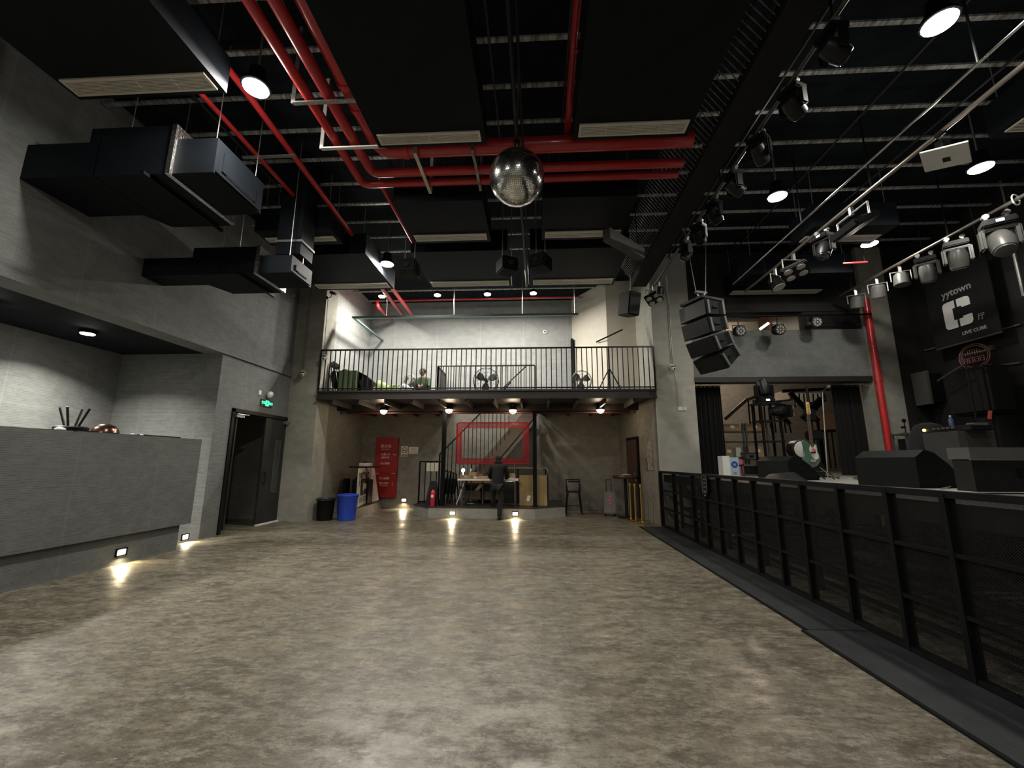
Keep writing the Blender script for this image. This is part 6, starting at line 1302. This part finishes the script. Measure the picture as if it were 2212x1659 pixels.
build(MB(t).bx(a.x, a.x+0.16, 10.0, 10.25, SZ, b.z), 'white_side', white_m, t); build(MB(t).bx(a.x+0.16, b.x, 9.99, 10.24, SZ, b.z-0.03), 'blue_front', cyan_m, t)
xm = (a.x+0.16+b.x)/2
build(MB(t).lathe([(0.075, 0), (0.072, 0.004)], Matrix.Translation((xm, 9.989, SZ+0.26)) @ Matrix.Rotation(PI/2, 4, 'X'), 24), 'round_emblem', navy_m, t); build(MB(t).box((xm, 9.984, SZ+0.27), (0.07, 0.002, 0.012)).box((xm, 9.984, SZ+0.245), (0.05, 0.002, 0.01)), 'emblem_print', white_m, t)
build(MB(t).box((xm, 9.986, SZ+0.07), (0.08, 0.003, 0.05)), 'small_print', pink_m, t)
for i, (dx, dz, s) in enumerate(((0.10, 0.11, 0.17), (0.05, 0.31, 0.14))):
    tag(build(MB().box((b.x+dx, 10.15, SZ+dz if i == 0 else SZ+dz), (s, 0.18, 0.22 if i == 0 else 0.12), bev=0.006), 'pink_package', pink_m), ['pink package standing right of the pale blue box', 'pink and white package stacked behind the pale blue box'][i], 'package')

# backstage stair with railings
t = thing('backstage_stair', (7.0, 14.0, SZ), 'dark stair with railings rising behind the stage doorway', 'staircase')
def bs(px, py, y=14.2): return at(px, py, y=y)
build(MB(t).beam(bs(1566, 905), bs(1612, 864), 0.08, 0.10).beam(bs(1612, 864), bs(1650, 852), 0.08, 0.10), 'pale_handrail', pm('pale rail', (0.10, 0.10, 0.085), 0.6), t)
for k in range(9):
    px_ = 1616+k*11; top = bs(px_, 864 if k < 4 else 880+(k-4)*8); bot = bs(px_+5, 925 if k < 5 else 935)
    build(MB(t).beam(top, bot, 0.035, 0.035), 'baluster', satin_m, t)
build(MB(t).beam(bs(1672, 880), bs(1706, 916), 0.08, 0.12), 'lower_rail', brown_m, t)
build(MB(t).beam(bs(1706, 848), bs(1767, 910), 0.09, 0.14), 'sloping_stringer', satin_m, t); q = bs(1766, 910); build(MB(t).bx(q.x-0.03, q.x+0.03, q.y-0.03, q.y+0.03, SZ, q.z), 'newel_post', satin_m, t)
build(MB(t).beam(bs(1775, 862), bs(1735, 906), 0.10, 0.22), 'upper_stringer', satin_m, t)
build(MB(t).beam(bs(1690, 845, 14.6), bs(1840, 838, 14.6), 0.1, 0.10), 'landing_edge', black_m, t)
for k in range(7): build(MB(t).beam(bs(1716+k*10, 850, 14.7), bs(1718+k*10, 880-k*1.5, 14.7), 0.03, 0.03), 'baluster', satin_m, t)
for k in range(9): build(MB(t).beam(bs(1752+k*11, 932), bs(1762+k*11, 1012), 0.03, 0.03), 'lower_baluster', satin_m, t)
build(MB(t).beam(bs(1748, 931), bs(1818, 932), 0.04, 0.04), 'level_rail', satin_m, t)
for k, (px_, py_) in enumerate(((1740, 865), (1800, 870))): pass
tag(build(MB().hull([bs(x, y, yy_) for x, y in ((1672, 850), (1705, 840), (1706, 862), (1672, 866)) for yy_ in (16.1, 16.19)]), 'wall_board', cream_m), 'pale wall panel lit behind the moving head on the tower', 'panel')
tag(build(MB().hull([bs(x, y, yy_) for x, y in ((1712, 850), (1774, 848), (1776, 864), (1720, 874)) for yy_ in (16.1, 16.19)]), 'bright_panel', white_m), 'bright panel seen between bars behind the microphone stand', 'panel')
tag(build(MB().hull([bs(x, y, yy_) for x, y in ((1762, 898), (1832, 892), (1836, 925), (1750, 930)) for yy_ in (16.1, 16.19)]), 'brown_panel', pm('brown lit panel', (0.30, 0.20, 0.14), 0.8)), 'brown lit panel behind the bars at the right of the doorway', 'panel')
t = thing('covered_equipment', (7.2, 12.6, SZ), 'black covered equipment before the right curtain backstage', 'equipment')
a = at(1836, 945, y=12.0); build(MB(t).box((a.x, 12.0, a.z-0.10), (0.42, 0.3, 0.50), bev=0.08), 'cover', satin_m, t); build(MB(t).tube((a.x, 12.0, SZ), (a.x, 12.0, a.z-0.3), 0.03), 'stand', satin_m, t)

# right side of the stage: sign, neon, panel, speakers
WX = 9.58
t = thing('hall_sign', (WX, 9.4, 4.9), 'hanging black sign with white stencil letter C and hall name', 'sign')
def SW(px, py, e=0.0): return at(px, py, x=WX-e)
c1, c2, c3, c4 = SW(1995, 652, 0.25), SW(2135, 590, 0.25), SW(2170, 695, 0.25), SW(2052, 722, 0.25)
yl, yr = 9.95, 8.55
build(MB(t).bx(WX-0.27, WX-0.25, yr, yl, 4.10, 5.75), 'sign_board', felt_m, t)
build(MB(t).tube((WX-0.26, yr, 4.09), (WX-0.26, yl, 4.09), 0.018).tube((WX-0.26, yr+0.1, 5.75), (WX-0.26, yr+0.1, CZ), 0.008).tube((WX-0.26, yl-0.1, 5.75), (WX-0.26, yl-0.1, CZ), 0.008), 'hanging_bar', grey_m, t)
Fs = frame((WX-0.272, 9.62, 4.45), (0, -1, 0), (0, 0, 1)); w2n = pm('greyed sign lettering', (0.36, 0.36, 0.35), 0.5); wsn = pm('white sign lettering', (0.80, 0.80, 0.78), 0.5, var=0.05)
build(logo_c(MB(t), Fs, 0.62, 0.62, 0.006), 'letter_mark', wsn, t)
text('lettering', 'yytown', 0.22, w2n, t, frame((WX-0.274, 9.26, 5.26), (0, -1, 0), (0, 0, 1)), bold=0.004)
text('lettering', '厅', 0.15, pm('dim sign lettering', (0.4, 0.4, 0.4), 0.5), t, frame((WX-0.274, 8.86, 4.52), (0, -1, 0), (0, 0, 1)))
text('lettering', 'LIVE CUBE', 0.10, pm('dim sign lettering', (0.4, 0.4, 0.4), 0.5), t, frame((WX-0.274, 9.05, 4.28), (0, -1, 0), (0, 0, 1)), bold=0.002, sx=1.1)
t = thing('neon_emblem', (WX, 9.35, 3.75), 'unlit reddish oval neon emblem on the black stage wall', 'neon sign')
cy, cz_ = 9.33, 3.78; NX = WX-0.10
w = MB(t)
def ell(ry, rz_, n=30, a0=0, a1=2*PI, x=NX): return [(x, cy-ry*math.cos(a0+(a1-a0)*k/n), cz_+rz_*math.sin(a0+(a1-a0)*k/n)) for k in range(n+1)]
w.path(ell(0.32, 0.27), 0.009, 6).path(ell(0.28, 0.23), 0.007, 6)
build(w, 'neon_outline', neon_m, t); w = MB(t)
for k in range(9):
    y_ = cy+0.20-k*0.05; w.path([(NX-0.02, y_, cz_+0.03), (NX-0.02, y_, cz_+0.06+0.10*math.sin(PI*(k+1)/10))], 0.005, 5)
for k in range(4):
    y_ = cy+0.17-k*0.115; w.path([(NX-0.02, y_+0.04, cz_-0.02), (NX-0.02, y_-0.04, cz_-0.02), (NX-0.02, y_-0.04, cz_-0.12), (NX-0.02, y_+0.04, cz_-0.12), (NX-0.02, y_+0.04, cz_-0.02)], 0.006, 5); w.path([(NX-0.02, y_+0.04, cz_-0.07), (NX-0.02, y_-0.04, cz_-0.07)], 0.005, 5)
build(w, 'neon_letters', neon_m, t)
w = MB(t)
for rr in (0.30, 0.34): w.path([(NX, cy-rr*1.0*math.cos(a), cz_-0.12-rr*0.72*math.sin(a)) for a in [0.5+k*0.18 for k in range(13)]], 0.008, 6)
build(w, 'neon_ribbon', neon_m, t)
build(MB(t).bx(NX+0.03, WX, cy+0.28, cy+0.36, cz_-0.05, cz_+0.05).bx(NX+0.03, WX, cy-0.36, cy-0.28, cz_+0.05, cz_+0.15), 'mount', grey_m, t)
t = thing('long_boom_pole', (9.0, 9.3, 3.0), 'pale thin boom pole crossing in front of the neon emblem', 'boom')
build(MB(t).tube(at(2025, 823, x=8.6), at(2085, 785, x=8.6), 0.014).tube(at(2085, 785, x=8.6), at(2075, 768, x=8.6), 0.010).tube(at(2075, 768, x=8.6), at(2130, 757, x=8.6), 0.014), 'pole', lgrey_m, t)
build(MB(t).tube(at(2085, 785, x=8.6), Vector((8.6, at(2085, 785, x=8.6).y, SZ)), 0.014), 'stand_pole', satin_m, t)
t = thing('acoustic_panel', (9.1, 9.95, 3.0), 'pale grey upright panel on the far right stage wall', 'panel')
a = at(1967, 808, x=9.2); b = at(2012, 872, x=9.2); build(MB(t).bx(9.2, 9.26, b.y, a.y, b.z, a.z), 'panel_face', grey_m, t); build(MB(t).bx(9.26, 9.6, b.y+0.05, a.y-0.05, b.z+0.05, a.z-0.05), 'panel_frame', satin_m, t)
t = thing('drum_cover', (8.0, 8.2, SZ), 'tall black cloth covered drum kit at the right of the stage', 'drum kit')
a = at(2040, 1000, z=SZ); cxx, cyy = 7.6, 8.25
build(MB(t).lathe([(0.42, 0), (0.44, 0.02), (0.36, 0.45), (0.30, 0.85), (0.20, 1.05), (0.06, 1.10)], Matrix.Translation((cxx+0.2, cyy+0.55, SZ)), 20), 'cloth_cover', felt_m, t)
build(MB(t).bx(cxx-0.30, cxx+0.30, cyy-0.55, cyy+0.12, SZ, SZ+0.86), 'front_box', pm('charcoal cloth', (0.025, 0.025, 0.022), 0.9), t)
build(MB(t).box((cxx+0.36-0.5, cyy+0.40, SZ+0.48), (0.02, 0.10, 0.16)), 'red_tag', pm('red paper tag', (0.45, 0.08, 0.07), 0.6), t, label='small red paper tag')
t = thing('keyboard', (cxx, cyy, SZ+0.9), 'small keyboard with amber light on top of the covered box', 'keyboard')
build(MB(t).box((cxx-0.02, cyy-0.22, SZ+0.91), (0.34, 0.95, 0.10), bev=0.015), 'keyboard_body', satin_m, t); build(MB(t).sph((cxx-0.20, cyy+0.18, SZ+0.92), 0.028, 10, 8), 'amber_light', amber_m, t)
for k in range(5): build(MB(t).box((cxx-0.20, cyy-0.02-k*0.09, SZ+0.93), (0.02, 0.05, 0.03)), 'control_button', grey_m, t)
build(MB(t).box((cxx-0.02, cyy-0.62, SZ+0.93), (0.25, 0.14, 0.12), bev=0.01), 'side_unit', grey_m, t)
t = thing('water_bottle', (cxx+0.05, cyy-0.1, SZ+0.962), 'small clear blue bottle standing on the keyboard', 'bottle')
build(MB().lathe([(0.035, 0), (0.036, 0.01), (0.036, 0.13), (0.02, 0.17), (0.015, 0.19)]), 'bottle_body', pm('bluish clear plastic', (0.08, 0.12, 0.25), 0.1, alpha=0.6), t); build(MB().lathe([(0.016, 0.19), (0.016, 0.21)]), 'cap', white_m, t)
t = thing('side_table', (8.6, 10.0, SZ), 'small grey framed table in the far right corner of the stage', 'table')
a, b = at(1936, 940, x=8.5), at(2005, 938, x=8.5); zt = a.z
build(MB(t).bx(8.3, 8.95, 9.45, 10.35, SZ+0.93, SZ+0.97), 'tabletop', grey_m, t)
for x in (8.33, 8.92):
    for y in (9.48, 9.95, 10.32): build(MB(t).bx(x-0.02, x+0.02, y-0.02, y+0.02, SZ, SZ+0.93), 'leg', grey_m, t)
build(MB(t).bx(8.40, 8.90, 9.52, 10.28, SZ+0.1, SZ+0.85), 'dark_case', felt_m, t)
for i, y in enumerate((10.15, 9.75)):
    t = thing('figurine', (8.5, y, SZ+0.97), ['dark stand with clips at the left on the small stage table', 'dark stand with clips at the right on the small stage table'][i], 'stand')
    build(MB().tube((0, 0, 0), (0, 0, 0.32), 0.012).box((0, 0, 0.01), (0.12, 0.12, 0.02)).box((0, 0, 0.30), (0.06, 0.06, 0.08), bev=0.01).box((0, 0.04, 0.15), (0.05, 0.10, 0.05), bev=0.01), 'stand_body', satin_m, t)
t = thing('stacked_loudspeaker', (9.0, 8.8, SZ), 'tall black covered loudspeaker with a red tag at the far right', 'loudspeaker')
build(MB(t).box((9.05, 8.95, 2.95), (0.5, 0.85, 0.95), (0, 0, 0), 0.05), 'upper_cabinet', felt_m, t); build(MB(t).box((9.05, 8.75, SZ+0.62), (0.45, 0.40, 1.24), (0, 0, 0), 0.05), 'lower_cabinet', felt_m, t)
a = at(2139, 896, x=8.82); build(MB(t).box((8.815, a.y, a.z), (0.012, 0.07, 0.17), (0.25, 0, 0)), 'red_tag', pm('red paper tag', (0.45, 0.08, 0.07), 0.6), t, label='small red paper tag')
t = thing('chrome_pole', (9.3, 7.9, SZ), 'pale steel pole at the right edge beside the largest moving head', 'pole')
build(MB(t).tube(at(2190, 545, x=9.3), at(2212, 640, x=9.3), 0.03), 'pole', steel_m, t)
a = at(2200, 560, x=9.3); build(MB(t).tube((9.3, a.y, a.z+0.2), (9.3, a.y, CZ), 0.02), 'upper_pole', steel_m, t)
# stage wall trunking lines
for i, (p_, q_) in enumerate((((1998, 757), (2060, 742)), ((2060, 742), (2205, 700)), ((2150, 790), (2205, 783)))):
    tag(build(MB().beam(at(*p_, x=9.56), at(*q_, x=9.56), 0.03, 0.03), 'wall_batten', pm('worn grey batten', (0.10, 0.10, 0.09), 0.6, var=0.4, scale=20)), ['short sloping grey batten left on the black stage wall', 'long grey batten above the neon emblem on the stage wall', 'short grey batten right of the neon emblem'][i], 'batten')
